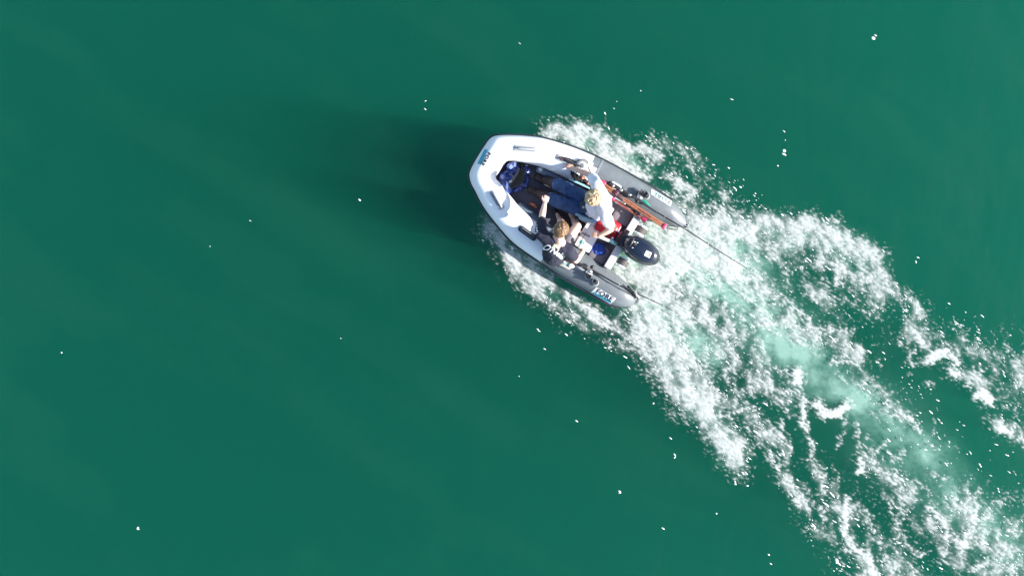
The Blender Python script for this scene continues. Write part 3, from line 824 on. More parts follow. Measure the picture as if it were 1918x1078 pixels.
def band(pts, tube, T, m, name, lift=.005, wav=0.0):
    bm = bmesh.new(); nx, ny = 18, 2; vs = []
    for j in range(ny + 1):
        for i in range(nx + 1):
            s_, t_ = i / nx, j / ny
            a = lerp2(lerp2(pts[0], pts[1], s_), lerp2(pts[3], pts[2], s_), t_)
            k_ = math.sin(i * 2.1) * wav
            vs.append(bm.verts.new(P(a[0] + k_ * .3, a[1] + k_, .40)))
    for j in range(ny):
        for i in range(nx):
            q = j * (nx + 1) + i
            bm.faces.new((vs[q + nx + 1], vs[q + nx + 2], vs[q + 1], vs[q]))
    drape(bm.verts, T, lift)
    me = bpy.data.meshes.new(name); bm.to_mesh(me); bm.free()
    org = parent_world(tube)
    for v in me.vertices: v.co -= org
    me.materials.append(m); me.polygons.foreach_set('use_smooth', [True] * len(me.polygons))
    o = bpy.data.objects.new(name, me); COL.objects.link(o); o.parent = tube
    return o
# lower stern tube sticker
_, T = sticker([(1117.5,537.5),(1154,558.5),(1145,569),(1107.5,547)], stern_objs[1])
band([(1112.5,546.5),(1146,564.5),(1144.5,567.2),(1111,548.6)], stern_objs[1], T, M_TEAL, 'turquoise_wave', wav=.5)
flat_text('FORE', .092, P(1132, 552.5, .36), R(-30), m=M_INK, parent=stern_objs[1], target=T, lift=.007, bold=.0022, sx=1.12, space=1.1)
# upper stern tube sticker, upside down, its wave coloured paler as if washed out by sun
_, T = sticker([(1221,353.5),(1259,376),(1255.5,386.5),(1219,364)], stern_objs[0])
band([(1224,358),(1251,374.5),(1250,377),(1223,360.5)], stern_objs[0], T, mat('sunlit_turquoise_ink', (.30, .62, .62), .5), 'turquoise_wave', wav=.4)
flat_text('FORE', .082, P(1239, 371, .36), R(150), m=M_INK, parent=stern_objs[0], target=T, lift=.007, sx=1.25, space=1.1)
# bow sticker
T = bvh_of(bow); TREES[bow.name] = T
band([(914,281.5),(900,309),(894.5,306.5),(908,279.5)], bow, T, M_TEAL, 'turquoise_wave', wav=.3)
flat_text('FORE', .080, P(909.8, 297.8, .44), R(-120), m=M_INK, parent=bow, target=T, lift=.006, sx=1.05, space=1.05, bold=.002)

# carrying handles on the tubes
def grab(u, v, ang, ln, m_base, m_grip, tube):
    z0 = .445
    if tube.name not in TREES: TREES[tube.name] = bvh_of(tube)
    h = TREES[tube.name].ray_cast(Vector((P(u, v, z0).x, P(u, v, z0).y, 5)), Vector((0, 0, -1)))
    zz = h[0].z if h[0] is not None else z0
    c = P(u, v, zz); d = Vector((math.cos(R(ang)), math.sin(R(ang)), 0))
    U = (h[1] if h[1].z > 0 else -h[1]) if h[0] is not None else UPV
    U = Vector(U).normalized(); d = (d - U * d.dot(U)).normalized(); w_ = U.cross(d)
    M3 = Matrix((d, w_, U)).transposed()
    b = MB(); b.box(c + U * .004, (ln, .088, .024), rot=M3, bev=.03)
    e = b.build('handle_base', m_base, tube)
    g = MB()
    pts = [c + d * t * ln / 2 + U * z for t, z in ((-.84, .008), (-.72, .035), (-.5, .048), (0, .052), (.5, .048), (.72, .035), (.84, .008))]
    g.tube(pts, .015, 10)
    g.build('handle_grip', m_grip, e)
    s = MB(); s.box(c + U * .0165, (ln * .72, .052, .004), rot=M3); s.build('handle_slot', M_SEAM, e, smooth=False)
grab(986, 279, -5, .34, M_HANDLE, M_HANDLE, bow)
grab(931, 374.5, -59, .30, M_HANDLE, M_HANDLE, bow)
grab(988, 436.5, -36, .29, M_STRAKE, M_STRAKE, bow)
grab(1093, 506, -31, .28, M_SEAM, M_HANDLE, stern_objs[1])
grab(1177, 361, -27, .22, M_SEAM, M_SEAM, stern_objs[0])
grab(1071, 305, -24, .46, M_HANDLE, M_STRAKE, bow)
# black rod holder pods on the tubes
for u, v, tb_ in ((1115.5, 528, stern_objs[1]), (1211, 366, stern_objs[0])):
    h = TREES[tb_.name].ray_cast(Vector((P(u, v, .44).x, P(u, v, .44).y, 5)), Vector((0, 0, -1)))
    c = P(u, v, h[0].z if h[0] is not None else .4)
    b = MB(); b.ell(c, (.05, .062, .012)); pod = b.build('rod_holder', M_SEAM, tb_)
    b = MB(); b.tube([c + UPV * .0, c + UPV * .05 - AX * .01, c + UPV * .11 - AX * .03], [.040, .034, .026], 12); b.build('holder_socket', M_BLACK, pod)
    b = MB(); b.tube([c + UPV * .10 - AX * .03 + PERP * .026 * math.cos(t) + AX * .026 * math.sin(t) for t in np.linspace(0, 6.28, 14)], .006, 6); b.build('holder_ring', M_SILVER, pod)
# launching wheels outboard of the transom
for u, v in ((1200, 431.5), (1166, 491.5)):
    c = P(u, v, .34)
    w = MB(); w.tube([c - PERP * .05, c - PERP * .046, c + PERP * .046, c + PERP * .05], [.066, .076, .076, .066], 22)
    wo = w.build('launching_wheel', mat('pale_tyre', (.30, .29, .27), .7), boat)
    g = MB()
    for k in range(22):
        a = 2 * math.pi * k / 22
        for s_ in (-1, 0, 1):
            a2 = a + (.14 if s_ else 0)
            q = c + PERP * s_ * .029 + (AX * math.cos(a2) + UPV * math.sin(a2)) * .077
            M3 = Matrix((AX * math.cos(a2) + UPV * math.sin(a2), PERP, (AX * -math.sin(a2) + UPV * math.cos(a2)))).transposed()
            g.box(q, (.010, .024, .015), rot=M3)
    g.build('tyre_tread', M_TREAD, wo, smooth=False, kind='stuff')
    for s_ in (-1, 1):
        r_ = MB(); q = c + PERP * s_ * .058
        r_.tube([q - PERP * .013, q - PERP * .011, q + PERP * .011, q + PERP * .013], [.064, .077, .077, .064], 22); r_.build('wheel_rim', M_STICK, wo)
    l = MB(); l.tube([c, c - AX * .10 + UPV * .04, c - AX * .15 + UPV * .03], [.014, .014, .014], 8); l.build('wheel_leg', M_SILVER, wo)
# stern rings and tow eyes at the cone tips
for u, v in ((1285, 418), (1186, 549)):
    c = P(u, v, .27)
    b = MB(); b.tube([c + (AX * math.cos(t) + PERP * math.sin(t)) * .038 for t in np.linspace(0, 6.28, 18)], .008, 8); b.build('tow_ring', M_SEAM, boat)

# ------------------------------------------------------------ outboard motor
mo = thing('outboard_motor', P(1196, 466, 0), 'glossy navy black outboard motor clamped on the transom, small white label on its cowl', 'outboard motor')
ma = math.atan2(-(488.5 - 449), (1233 - 1168))
MD = Vector((math.cos(ma), math.sin(ma), 0)); MP = Vector((-MD.y, MD.x, 0))
mc = P(1200.5, 468, .62)
def cowl(scale, zs, shift=0.0):
    rings = []
    for z, k in zs:
        r = []
        for i in range(32):
            t = 2 * math.pi * i / 32
            x = math.cos(t); y = math.sin(t)
            X = .290 * (abs(x) ** .85) * (1 if x > 0 else -1)
            wy = .166 * (1 - .20 * max(0, x) ** 2 - .14 * max(0, -x) ** 2)
            Y = wy * (abs(y) ** .80) * (1 if y > 0 else -1)
            q = mc + MD * (X * k * scale[0] + shift * (z)) + MP * (Y * k * scale[1])
            r.append(Vector((q.x, q.y, z - .02 * max(0, x) ** 2 * (1 if z > .6 else 0))))
        rings.append(r)
    return rings
lb = MB(); lb.grid(cowl((1, 1), [(.36, .80), (.40, .93), (.50, 1.0), (.555, 1.0), (.575, .965)]))
lb.build('lower_cowl', M_BLACK, mo)
lb = MB(); lb.grid(cowl((1, 1), [(.572, .99), (.585, 1.005), (.60, .985), (.605, .93)]))
lb.build('cowl_rim', mat('grey_gloss_trim', (.05, .055, .06), .12, coat=.8), mo)
lb = MB(); lb.grid(cowl((.99, .95), [(.59, .97), (.64, .95), (.685, .90), (.715, .80), (.735, .62), (.745, .38), (.748, .12)]))
top = lb.build('top_cowl', M_GLOSS, mo, autosmooth=75)
for s_ in (-1, 1):   # moulded ridges along the lid
    lb = MB(); lb.tube([mc + MD * x + MP * s_ * y + UPV * (z - .62) for x, y, z in ((-.20, .085, .705), (-.10, .108, .715), (.02, .112, .712), (.13, .098, .70), (.215, .06, .68))], [.006, .010, .010, .009, .005], 8)
    lb.build('cowl_ridge', M_BLACK, top)
lb = MB(); lb.box(P(1213.5, 475.7, .7365), (.082, .078, .006), ma + .1, bev=.002); lab = lb.build('white_label', M_STICK, top)
lb = MB(); lb.box(P(1216.5, 477.2, .7395) , (.02, .055, .0035), ma + .1); lb.build('orange_print', mat('orange_print', (.7, .25, .08), .5), lab, smooth=False)
for k in range(3):
    lb = MB(); lb.box(P(1210.5 + k * 1.6, 474.3 + k * .9, .740), (.004, .045, .002), ma + .1); lb.build('print_line', M_SEAM, lab, smooth=False)
# starter, carry handle and controls at its front
lb = MB(); lb.ell(mc - MD * .135 + MP * .015 + UPV * .10, (.055, .055, .03)); lb.build('starter_cap', M_BLACK, mo)
lb = MB(); lb.tube([mc - MD * .17 + MP * y + UPV * z for y, z in ((-.07, .09), (-.05, .125), (.0, .135), (.05, .125), (.07, .09))], .012, 8); lb.build('carry_handle', mat('dark_gloss', (.03, .02, .02), .2), mo)
for (x, y, z, r_, m_) in ((-.15, .03, .135, .012, M_SILVER), (-.13, -.05, .128, .009, M_SILVER), (-.185, .06, .12, .011, M_MAROON), (-.11, .045, .128, .010, M_SILVER)):
    lb = MB(); lb.ell(mc + MD * x + MP * y + UPV * z, (r_ * 1.6, r_, r_)); lb.build('knob', m_, mo)
lb = MB(); lb.box(mc - MD * .30 - UPV * .12, (.10, .20, .22), ma, bev=.02); lb.build('clamp_bracket', M_BLACK, mo)
lb = MB(); lb.box(mc - MD * .285 + UPV * .01 + MP * .01, (.07, .26, .05), ma, bev=.018); lb.build('steering_bracket', M_BLACK, mo)
for s_ in (-1, 1):
    lb = MB(); q = mc - MD * .35 + MP * .07 * s_ - UPV * .16
    lb.tube([q, q - MD * .07], .009, 8); lb.tube([q - MD * .07 - MP * .035, q - MD * .07 + MP * .035], .007, 8)
    lb.build('clamp_screw', M_SILVER, mo)
lb = MB(); lb.tube([P(1164, 436, .58), P(1170, 440, .60), P(1173, 437, .60)], [.012, .012, .010], 8); lb.build('bright_latch', M_STICK, mo)
lb = MB(); lb.tube([P(1157, 444, .55), P(1161, 438, .58), P(1165, 433, .56)], [.007, .008, .006], 8); lb.build('stop_cord', M_PINK, mo)
lb = MB(); lb.tube([mc - MD * .05 - UPV * .30, mc - MD * .05 - UPV * .72, mc - MD * .03 - UPV * 1.0], [.075, .055, .06], 14, flat=.5); lb.build('leg', M_BLACK, mo)
lb = MB(); lb.tube([mc - MD * .14 - UPV * 1.02, mc + MD * .12 - UPV * 1.02], [.035, .05], 12, round_ends=True); gc = lb.build('gear_case', M_BLACK, mo)
for k in range(3):
    a = k * 2.094; q = mc + MD * .16 - UPV * 1.02
    e = MP * math.cos(a) + UPV * math.sin(a)
    lb = MB(); lb.tube([q, q + e * .05 + MD * .01, q + e * .10 + MD * .02], [.015, .045, .02], 10, flat=.15); lb.build('propeller_blade', M_BLACK, gc)
# tiller arm
lb = MB(); lb.tube([P(1163, 460, .60), P(1152, 456, .615), P(1141, 451, .62)], [.030, .024, .022], 12); lb.build('tiller_arm', mat('teal_grey_metal', (.05, .12, .15), .3, coat=.5), mo)
lb = MB(); lb.tube([P(1141, 451, .62), P(1131, 446.5, .625), P(1114, 440, .63)], [.021, .024, .023], 12, round_ends=True); lb.build('tiller_grip', mat('pale_grip', (.55, .60, .58), .4), mo)
# ------------------------------------------------------------ people
def fused(name, mb, m, parent, voxel=.006, smooth=6, folds=None, label=None):
    """join overlapping shapes into one continuous skin"""
    me = bpy.data.meshes.new('tmp'); me.from_pydata([tuple(v) for v in mb.v], [], mb.f)
    bm = bmesh.new(); bm.from_mesh(me); bmesh.ops.recalc_face_normals(bm, faces=bm.faces); bm.to_mesh(me); bm.free()
    to = bpy.data.objects.new('tmp', me); COL.objects.link(to)
    r = to.modifiers.new('r', 'REMESH'); r.mode = 'VOXEL'; r.voxel_size = voxel
    if smooth:
        s = to.modifiers.new('s', 'SMOOTH'); s.factor = .5; s.iterations = smooth
    bpy.context.view_layer.update()
    me2 = bpy.data.meshes.new_from_object(to.evaluated_get(bpy.context.evaluated_depsgraph_get()))
    bpy.data.objects.remove(to)
    if folds:
        ns = [v.normal.copy() for v in me2.vertices]
        for v, n in zip(me2.vertices, ns): v.co += n * folds(v.co)
    org = parent_world(parent)
    for v in me2.vertices: v.co -= org
    me2.materials.clear(); me2.materials.append(m)
    me2.polygons.foreach_set('use_smooth', [True] * len(me2.polygons))
    me2.name = name
    o = bpy.data.objects.new(name, me2); COL.objects.link(o); o.parent = parent
    if label: o['label'] = label
    return o
def folds_fn(amp, f, stretch=(1, 1, 1), seed=0.0):
    s = Vector(stretch)
    def fn(co):
        q = Vector((co.x * s.x, co.y * s.y, co.z * s.z)) * f + Vector((seed, seed * 2, -seed))
        q += mnoise.noise_vector(q * .6) * .8
        return amp * (1 - 2.2 * abs(mnoise.noise(q))) + amp * .4 * mnoise.noise(q * 2.7)
    return fn
def hand(mb, wrist, d, up, curl=.5, side=1, s=1.0):
    """palm, four bent fingers of unequal length and a thumb; d = way the hand points, up = back of the hand"""
    d = Vector(d).normalized(); up = (Vector(up) - d * Vector(up).dot(d)).normalized(); w = d.cross(up).normalized() * side
    W = Vector(wrist)
    M3 = Matrix((d, w, up)).transposed()
    mb.ell(W + d * .052 * s, (.052 * s, .042 * s, .017 * s), rot=M3)
    for k, (off, L_) in enumerate(((.031, .072), (.011, .082), (-.010, .077), (-.030, .060))):
        b = W + d * .085 * s + w * off * s
        pts = [b - d * .03 * s, b]; dirc = d.copy(); a = 0
        for j, f in enumerate((.45, .32, .23)):
            a += curl * (.75, .95, .7)[j]
            dirc = d * math.cos(a) - up * math.sin(a)
            pts.append(pts[-1] + dirc * L_ * f * s)
        mb.tube(pts, [.010 * s, .0100 * s, .0092 * s, .0086 * s, .0078 * s], 8, round_ends=True)
    b = W + d * .025 * s + w * .032 * s
    t1 = (d * .7 + w * .7 - up * .15 * curl).normalized(); t2 = (d * .95 + w * .1 - up * .5 * curl).normalized()
    mb.tube([b - t1 * .02, b + t1 * .030 * s, b + t1 * .030 * s + t2 * .028 * s, b + t1 * .030 * s + t2 * .052 * s], [.014 * s, .012 * s, .0105 * s, .009 * s], 8, round_ends=True)
def head(mb, c, f, up):
    """c = head centre, f = way the face looks, up = crown"""
    f = Vector(f).normalized(); up = (Vector(up) - f * Vector(up).dot(f)).normalized(); r = f.cross(up)
    M3 = Matrix((f, r, up)).transposed(); c = Vector(c)
    mb.ell(c + up * 0.0280, (0.1064, 0.0851, 0.1008), rot=M3)
    mb.ell(c + f * 0.0314 - up * 0.0392, (0.0694, 0.0672, 0.0896), rot=M3)
    mb.ell(c + f * 0.0650 - up * 0.1008, (0.0291, 0.0314, 0.0224), rot=M3)
    mb.tube([c + f * 0.0986 + up * 0.0090, c + f * 0.1187 - up * 0.0246, c + f * 0.1098 - up * 0.0381], [0.0090, 0.0134, 0.0146], 8, round_ends=True)
    for s_ in (-1, 1):
        mb.ell(c + r * 0.0874 * s_ - f * 0.0045 - up * 0.0090, (0.0202, 0.0090, 0.0336), rot=M3, nu=10, nv=8)
        mb.ell(c + f * 0.0896 + r * 0.0358 * s_ + up * 0.0224, (0.0157, 0.0224, 0.0090), rot=M3, nu=10, nv=6)
        mb.ell(c + f * 0.0762 + r * 0.0448 * s_ - up * 0.0336, (0.0202, 0.0224, 0.0202), rot=M3, nu=10, nv=6)
    mb.ell(c + f * 0.0963 - up * 0.0694, (0.0112, 0.0269, 0.0078), rot=M3, nu=10, nv=6)
    return f, r, up, M3
def face_parts(root, c, fr):
    f, r, up, M3 = fr; c = Vector(c)
    for s_ in (-1, 1):
        b = MB(); b.ell(c + f * 0.0918 + r * 0.0347 * s_ + up * 0.0022, (0.0112, 0.0146, 0.0101), rot=M3, nu=12, nv=8); e = b.build('eye', M_STICK, root)
        b = MB(); b.ell(c + f * 0.1014 + r * 0.0347 * s_ + up * 0.0011, (0.0034, 0.0067, 0.0067), rot=M3, nu=10, nv=6); b.build('pupil', M_INK, e)
        b = MB(); b.tube([c + f * 0.1019 + r * (0.0347 - 0.0202) * s_ + up * 0.0246, c + f * 0.1042 + r * 0.0347 * s_ + up * 0.0302, c + f * 0.0941 + r * (0.0347 + 0.0202) * s_ + up * 0.0235], [0.0034, 0.0045, 0.0022], 6); b.build('eyebrow', M_LEATHER, root)
    b = MB(); b.tube([c + f * 0.1008 - r * 0.0246 - up * 0.0694, c + f * 0.1081 - up * 0.0672, c + f * 0.1008 + r * 0.0246 - up * 0.0694], [0.0034, 0.0062, 0.0034], 8, round_ends=True)
    b.build('mouth', mat('lips', (.42, .16, .14), .5), root)
def limb(mb, pts, rad, flat=1.0, seg=14):
    mb.tube(pts, rad, seg, flat=flat, round_ends=True)

M_SKIN = mat('skin', (0.66, 0.42, 0.32), 0.5, var=0.06, vscale=14, bump=.05, bscale=200)
M_SKIN2 = mat('pale_skin', (0.70, 0.47, 0.38), 0.5, var=0.06, vscale=14, bump=.05, bscale=200)
M_SHIRT = mat('pale_blue_grey_cotton', (0.66, 0.69, 0.76), 0.85, var=0.03, vscale=20, bump=.2, bscale=400)
M_NAVY = mat('navy_cotton', (0.018, 0.020, 0.040), 0.9, var=0.1, vscale=20, bump=.25, bscale=400, color2=(.012, .013, .028))
M_JEANS = mat('blue_denim', (0.028, 0.080, 0.21), 0.85, var=0.2, vscale=9, bump=.3, bscale=350, color2=(.012, .034, .10))
M_BOOT = mat('dark_brown_boot', (0.035, 0.020, 0.018), 0.6, var=0.15, vscale=20)
M_SOLE = mat('grey_sole', (0.16, 0.16, 0.15), 0.7)
M_BLOND = mat('blond_hair', (0.72, 0.56, 0.34), 0.55, vscale=30, color2=(0.17, 0.09, 0.04))
M_BROWN = mat('light_brown_hair', (0.25, 0.145, 0.07), 0.5, vscale=26, color2=(0.07, 0.035, 0.018))
M_SHORTS = mat('grey_shorts', (0.16, 0.15, 0.17), 0.85, bump=.2)

# --- man with the blond curls, on the bench
pa = thing('person', P(1116, 392, .378), 'blond curly-haired person in pale blue-grey t-shirt and jeans, one hand on the tiller', 'person')
hcA = P(1112, 370.5, 1.08)
fA = (P(1104, 373, .9) - P(1116, 370, 1.08)); upA = Vector((-.25, .05, 1))
fA = Vector((-.80, -.18, -.42))
B = MB()
frA = head(B, hcA, fA, upA)
neckA = P(1124, 374, .93)
limb(B, [hcA + Vector((.03, 0, -.06)), neckA], [.052, .062])
chA = P(1124, 376, .80); blA = P(1117, 387, .62); pvA = P(1114, 392, .49)
LsA, RsA = P(1118, 345.5, .89), P(1134, 405, .89)
limb(B, [neckA - UPV * .03, chA, blA, pvA], [.09, .13, .125, .14])
limb(B, [LsA, (LsA + RsA) / 2 + Vector((.02, 0, .02)), RsA], [.062, .09, .062])
LeA, LwA = P(1106, 328, .66), P(1073, 315, .50)
ReA, RwA = P(1145, 429, .69), P(1122.5, 441.5, .655)
limb(B, [LsA, (LsA + LeA) / 2, LeA], [.056, .050, .040]); limb(B, [LeA, LeA.lerp(LwA, .3), LwA], [.041, .042, .026])
limb(B, [RsA, (RsA + ReA) / 2, ReA], [.056, .050, .040]); limb(B, [ReA, ReA.lerp(RwA, .3), RwA], [.041, .042, .026])
hand(B, LwA, P(1057, 308, .47) - LwA, (0.1, .3, 1), curl=.55, side=1)
hand(B, RwA, P(1111, 439, .635) - RwA, (.2, -.1, 1), curl=1.05, side=1)
legs = {}
for nm, hip, knee, cuff, ank, toe in (('l', P(1107, 381, .47), P(1062, 353, .51), P(1044, 345.5, .36), P(1022, 337.5, .17), P(1005, 331.5, .125)),
                                     ('r', P(1110, 401, .47), P(1056, 381.5, .51), P(1032, 371, .35), P(1010, 362, .17), P(992, 354.5, .125))):
    limb(B, [hip, hip.lerp(knee, .5), knee], [.092, .078, .058]); limb(B, [knee, knee.lerp(ank, .35), ank], [.056, .054, .038])
    limb(B, [ank, toe], [.036, .03])
    legs[nm] = (hip, knee, cuff, ank, toe)
fused('body', B, M_SKIN, pa, voxel=.0055, smooth=5)
face_parts(pa, hcA, frA)
C_ = MB()   # t-shirt
limb(C_, [neckA - UPV * .035 + Vector((.012, 0, 0)), chA + Vector((.012, 0, 0)), blA, pvA + UPV * .02], [.092, .152, .150, .162], seg=18)
limb(C_, [LsA, (LsA + RsA) / 2 + Vector((.03, 0, .005)), RsA], [.078, .108, .078])
limb(C_, [LsA, LsA.lerp(LeA, .45), LsA.lerp(LeA, .66)], [.080, .074, .070]); limb(C_, [RsA, RsA.lerp(ReA, .45), RsA.lerp(ReA, .62)], [.080, .075, .072])
fused('t_shirt', C_, M_SHIRT, pa, voxel=.009, smooth=5, folds=folds_fn(.009, 7.5, (1, 1, .8), 3))
J = MB()
limb(J, [pvA - UPV * .0, pvA - UPV * .035], [.165, .165])
for hip, knee, cuff, ank, toe in legs.values():
    limb(J, [pvA, hip], [.13, .115])
    limb(J, [hip, hip.lerp(knee, .5), knee, knee.lerp(cuff, .6), cuff], [.112, .099, .088, .086, .083])
fused('jeans', J, M_JEANS, pa, voxel=.008, smooth=4, folds=folds_fn(.011, 10, (1, 1, 1), 8))
for i, (hip, knee, cuff, ank, toe) in enumerate(legs.values()):
    b = MB(); d = (toe - ank); d.z = 0; d.normalize()
    limb(b, [cuff + UPV * .01, cuff.lerp(ank, .6), ank + UPV * .02], [.074, .066, .058])
    heel = Vector((ank.x, ank.y, .125)) - d * .03
    limb(b, [heel, Vector((ank.x, ank.y, .14)) + d * .04, Vector((toe.x, toe.y, .132))], [.048, .054, .046])
    bo = fused('boot', b, M_BOOT, pa, voxel=.007, smooth=4, folds=folds_fn(.003, 12))
    b = MB(); b.box(Vector((ank.x, ank.y, .101)).lerp(Vector((toe.x, toe.y, .101)), .45), (.30, .088, .022), math.atan2(d.y, d.x), bev=.035); b.build('sole', M_SOLE, bo)
    b = MB(); b.tube([cuff + (cuff - knee).normalized() * t for t in (-.006, .0, .008)], [.087, .089, .085], 20); b.build('trouser_hem', mat('pale_hem', (.28, .33, .38), .8), pa)
    b = MB(); b.tube([Vector((toe.x, toe.y, .13)) + d * .016 + Vector((-d.y, d.x, 0)) * y + d * (-y * y * 9) for y in (-.034, -.02, 0, .02, .034)], [.010, .014, .015, .014, .010], 8); b.build('toe_cap', M_SOLE, bo)
# slate waist pouch with a pale ring
b = MB(); b.box(P(1094, 387, .61), (.11, .16, .05), R(12), bev=.03); po = b.build('waist_pouch', mat('slate_cloth', (.035, .055, .085), .8), pa)
c = P(1092.5, 388, .638); b = MB(); b.tube([c + Vector((math.cos(t), math.sin(t), 0)) * .012 for t in np.linspace(0, 6.28, 14)], .0035, 6); b.build('pale_ring', M_STICK, po)
# pale turquoise seam stripe down the near trouser leg
b = MB(); b.tube([P(u, v, z) for u, v, z in ((1066, 335.5, .58), (1080, 341, .585), (1093, 347, .58), (1105, 353, .575))], [.008, .014, .014, .010], 8, flat=.5); b.build('side_stripe', mat('pale_turquoise_cloth', (.26, .50, .56), .8), pa)
# frayed light denim hem at the hip
b = MB()
for k in range(16):
    t = k / 15; q = P(1083 + 22 * t, 402 + 10 * t, .60 - .02 * t); e = Vector((rng.uniform(-.01, .02), -.05 - rng.uniform(0, .02), -.02))
    b.tube([q, q + e * .5 + UPV * .006, q + e], [.009, .008, .004], 5)
b.tube([P(1080, 401, .585), P(1094, 408, .59), P(1108, 413, .57)], [.02, .024, .02], 8, round_ends=True)
fused('frayed_hem', b, mat('light_denim', (.26, .40, .50), .85, var=.2, vscale=60), pa, voxel=.005, smooth=1)
# curls
hr = MB(); f_, r_, u_, M3 = frA
hr.ell(hcA + u_ * .036 - f_ * .012, (.116, .099, .101), rot=M3, nu=24, nv=16)
rr = np.random.RandomState(3)
for k in range(150):
    th = rr.uniform(0, 6.283); ph = math.acos(rr.uniform(-.15, 1.0))
    n_ = f_ * math.sin(ph) * math.cos(th) + r_ * math.sin(ph) * math.sin(th) + u_ * math.cos(ph)
    if n_.dot(f_) > .72 and n_.dot(u_) < .45: continue
    c0 = hcA + u_ * .036 - f_ * .012 + f_ * n_.dot(f_) * .117 + r_ * n_.dot(r_) * .100 + u_ * n_.dot(u_) * .102
    a_ = n_.cross(Vector((rr.randn(), rr.randn(), rr.randn()))).normalized(); b_ = n_.cross(a_)
    rad = rr.uniform(.010, .019); t0 = rr.uniform(0, 6.28); pts = []
    for j in range(8):
        t = t0 + j * .75
        pts.append(c0 + (a_ * math.cos(t) + b_ * math.sin(t)) * rad + n_ * (.002 + .004 * math.sin(j * .9)))
    hr.tube(pts, [.003, .0055, .0065, .0068, .0068, .006, .005, .003], 6)
fused('hair', hr, M_BLOND, pa, voxel=.0035, smooth=1)

# --- man in the navy shirt, on the lower tube
pb = thing('person', P(1042, 472, .44), 'brown-haired person in navy t-shirt with white lettering on the back, seated on the near tube', 'person')
hcB = P(1050.5, 430.5, 1.06)
fB = Vector((.35, .75, -.62)); upB = Vector((.15, .35, 1))
B = MB(); frB = head(B, hcB, fB, upB)
neckB = P(1048.5, 451, .955)
limb(B, [hcB + Vector((-.01, -.04, -.04)), neckB, neckB + Vector((0, -.03, -.06))], [.056, .060, .075])
LsB, RsB = P(1013, 438, .89), P(1064, 467, .87)
chB = P(1040, 458, .82); blB = P(1040, 470, .66); pvB = P(1040, 473, .545)
limb(B, [neckB + Vector((0, -.03, -.06)), chB, blB, pvB], [.09, .125, .125, .13])
limb(B, [LsB, (LsB + RsB) / 2, RsB], [.060, .09, .060])
LeB, LwB = P(1015.5, 404, .76), P(1020.5, 380, .655)
ReB, RwB = P(1079, 487.5, .66), P(1093, 469, .65)
limb(B, [LsB, (LsB + LeB) / 2, LeB], [.056, .052, .043]); limb(B, [LeB, LeB.lerp(LwB, .3), LwB], [.044, .044, .028])
limb(B, [RsB, (RsB + ReB) / 2, ReB], [.056, .052, .043]); limb(B, [ReB, ReB.lerp(RwB, .3), RwB], [.044, .043, .028])
hand(B, LwB, P(1024, 369.5, .63) - LwB, (.1, -.1, 1), curl=.75, side=-1)
hand(B, RwB, P(1098, 457, .64) - RwB, (.6, .2, .8), curl=.95, side=-1)
kB = []
for hip, knee, ank, toe in ((P(1053, 464, .53), P(1081, 424, .555), P(1073, 407, .18), P(1063, 396, .13)), (P(1030, 456, .53), P(1052, 419, .50), P(1048, 408, .18), P(1040, 396, .13))):
    limb(B, [hip, hip.lerp(knee, .5), knee], [.088, .078, .060]); limb(B, [knee, knee.lerp(ank, .35), ank], [.056, .055, .036]); limb(B, [ank, toe], [.036, .03])
    kB.append((hip, knee, ank, toe))
fused('body', B, M_SKIN2, pb, voxel=.0055, smooth=5)
face_parts(pb, hcB, frB)
C_ = MB()
limb(C_, [neckB + Vector((-.004, -.048, -.085)), chB + Vector((-.01, -.02, 0)), blB + Vector((-.02, -.03, 0)), pvB + Vector((-.015, -.03, .01))], [.10, .150, .160, .160], seg=18)
limb(C_, [LsB, (LsB + RsB) / 2 + Vector((-.01, -.02, -.02)), RsB], [.078, .112, .080])
limb(C_, [LsB, LsB.lerp(LeB, .45), LsB.lerp(LeB, .68)], [.080, .073, .068]); limb(C_, [RsB, RsB.lerp(ReB, .40), RsB.lerp(ReB, .60)], [.084, .079, .073])
shirtB = fused('t_shirt', C_, M_NAVY, pb, voxel=.009, smooth=6, folds=folds_fn(.008, 7, (1, 1, .8), 11))
S_ = MB()
limb(S_, [pvB, pvB - UPV * .03], [.150, .150])
for hip, knee, ank, toe in kB: limb(S_, [hip, hip.lerp(knee, .42)], [.105, .094])
fused('shorts', S_, M_SHORTS, pb, voxel=.010, smooth=4, folds=folds_fn(.006, 8))
for hip, knee, ank, toe in kB:
    b = MB(); d = toe - ank; d.z = 0; d.normalize()
    limb(b, [Vector((ank.x, ank.y, .135)) - d * .04, Vector((ank.x, ank.y, .145)) + d * .04, Vector((toe.x, toe.y, .132))], [.040, .046, .036])
    fused('shoe', b, M_BOOT, pb, voxel=.008, smooth=3)
hr = MB(); f_, r_, u_, M3 = frB
hr.ell(hcB + u_ * .035 - f_ * .014, (.112, .094, .102), rot=M3, nu=24, nv=16)
hr.ell(hcB - u_ * .02 - f_ * .045, (.066, .078, .060), rot=M3, nu=20, nv=12)
rr = np.random.RandomState(5)
cB = hcB + u_ * .035 - f_ * .014
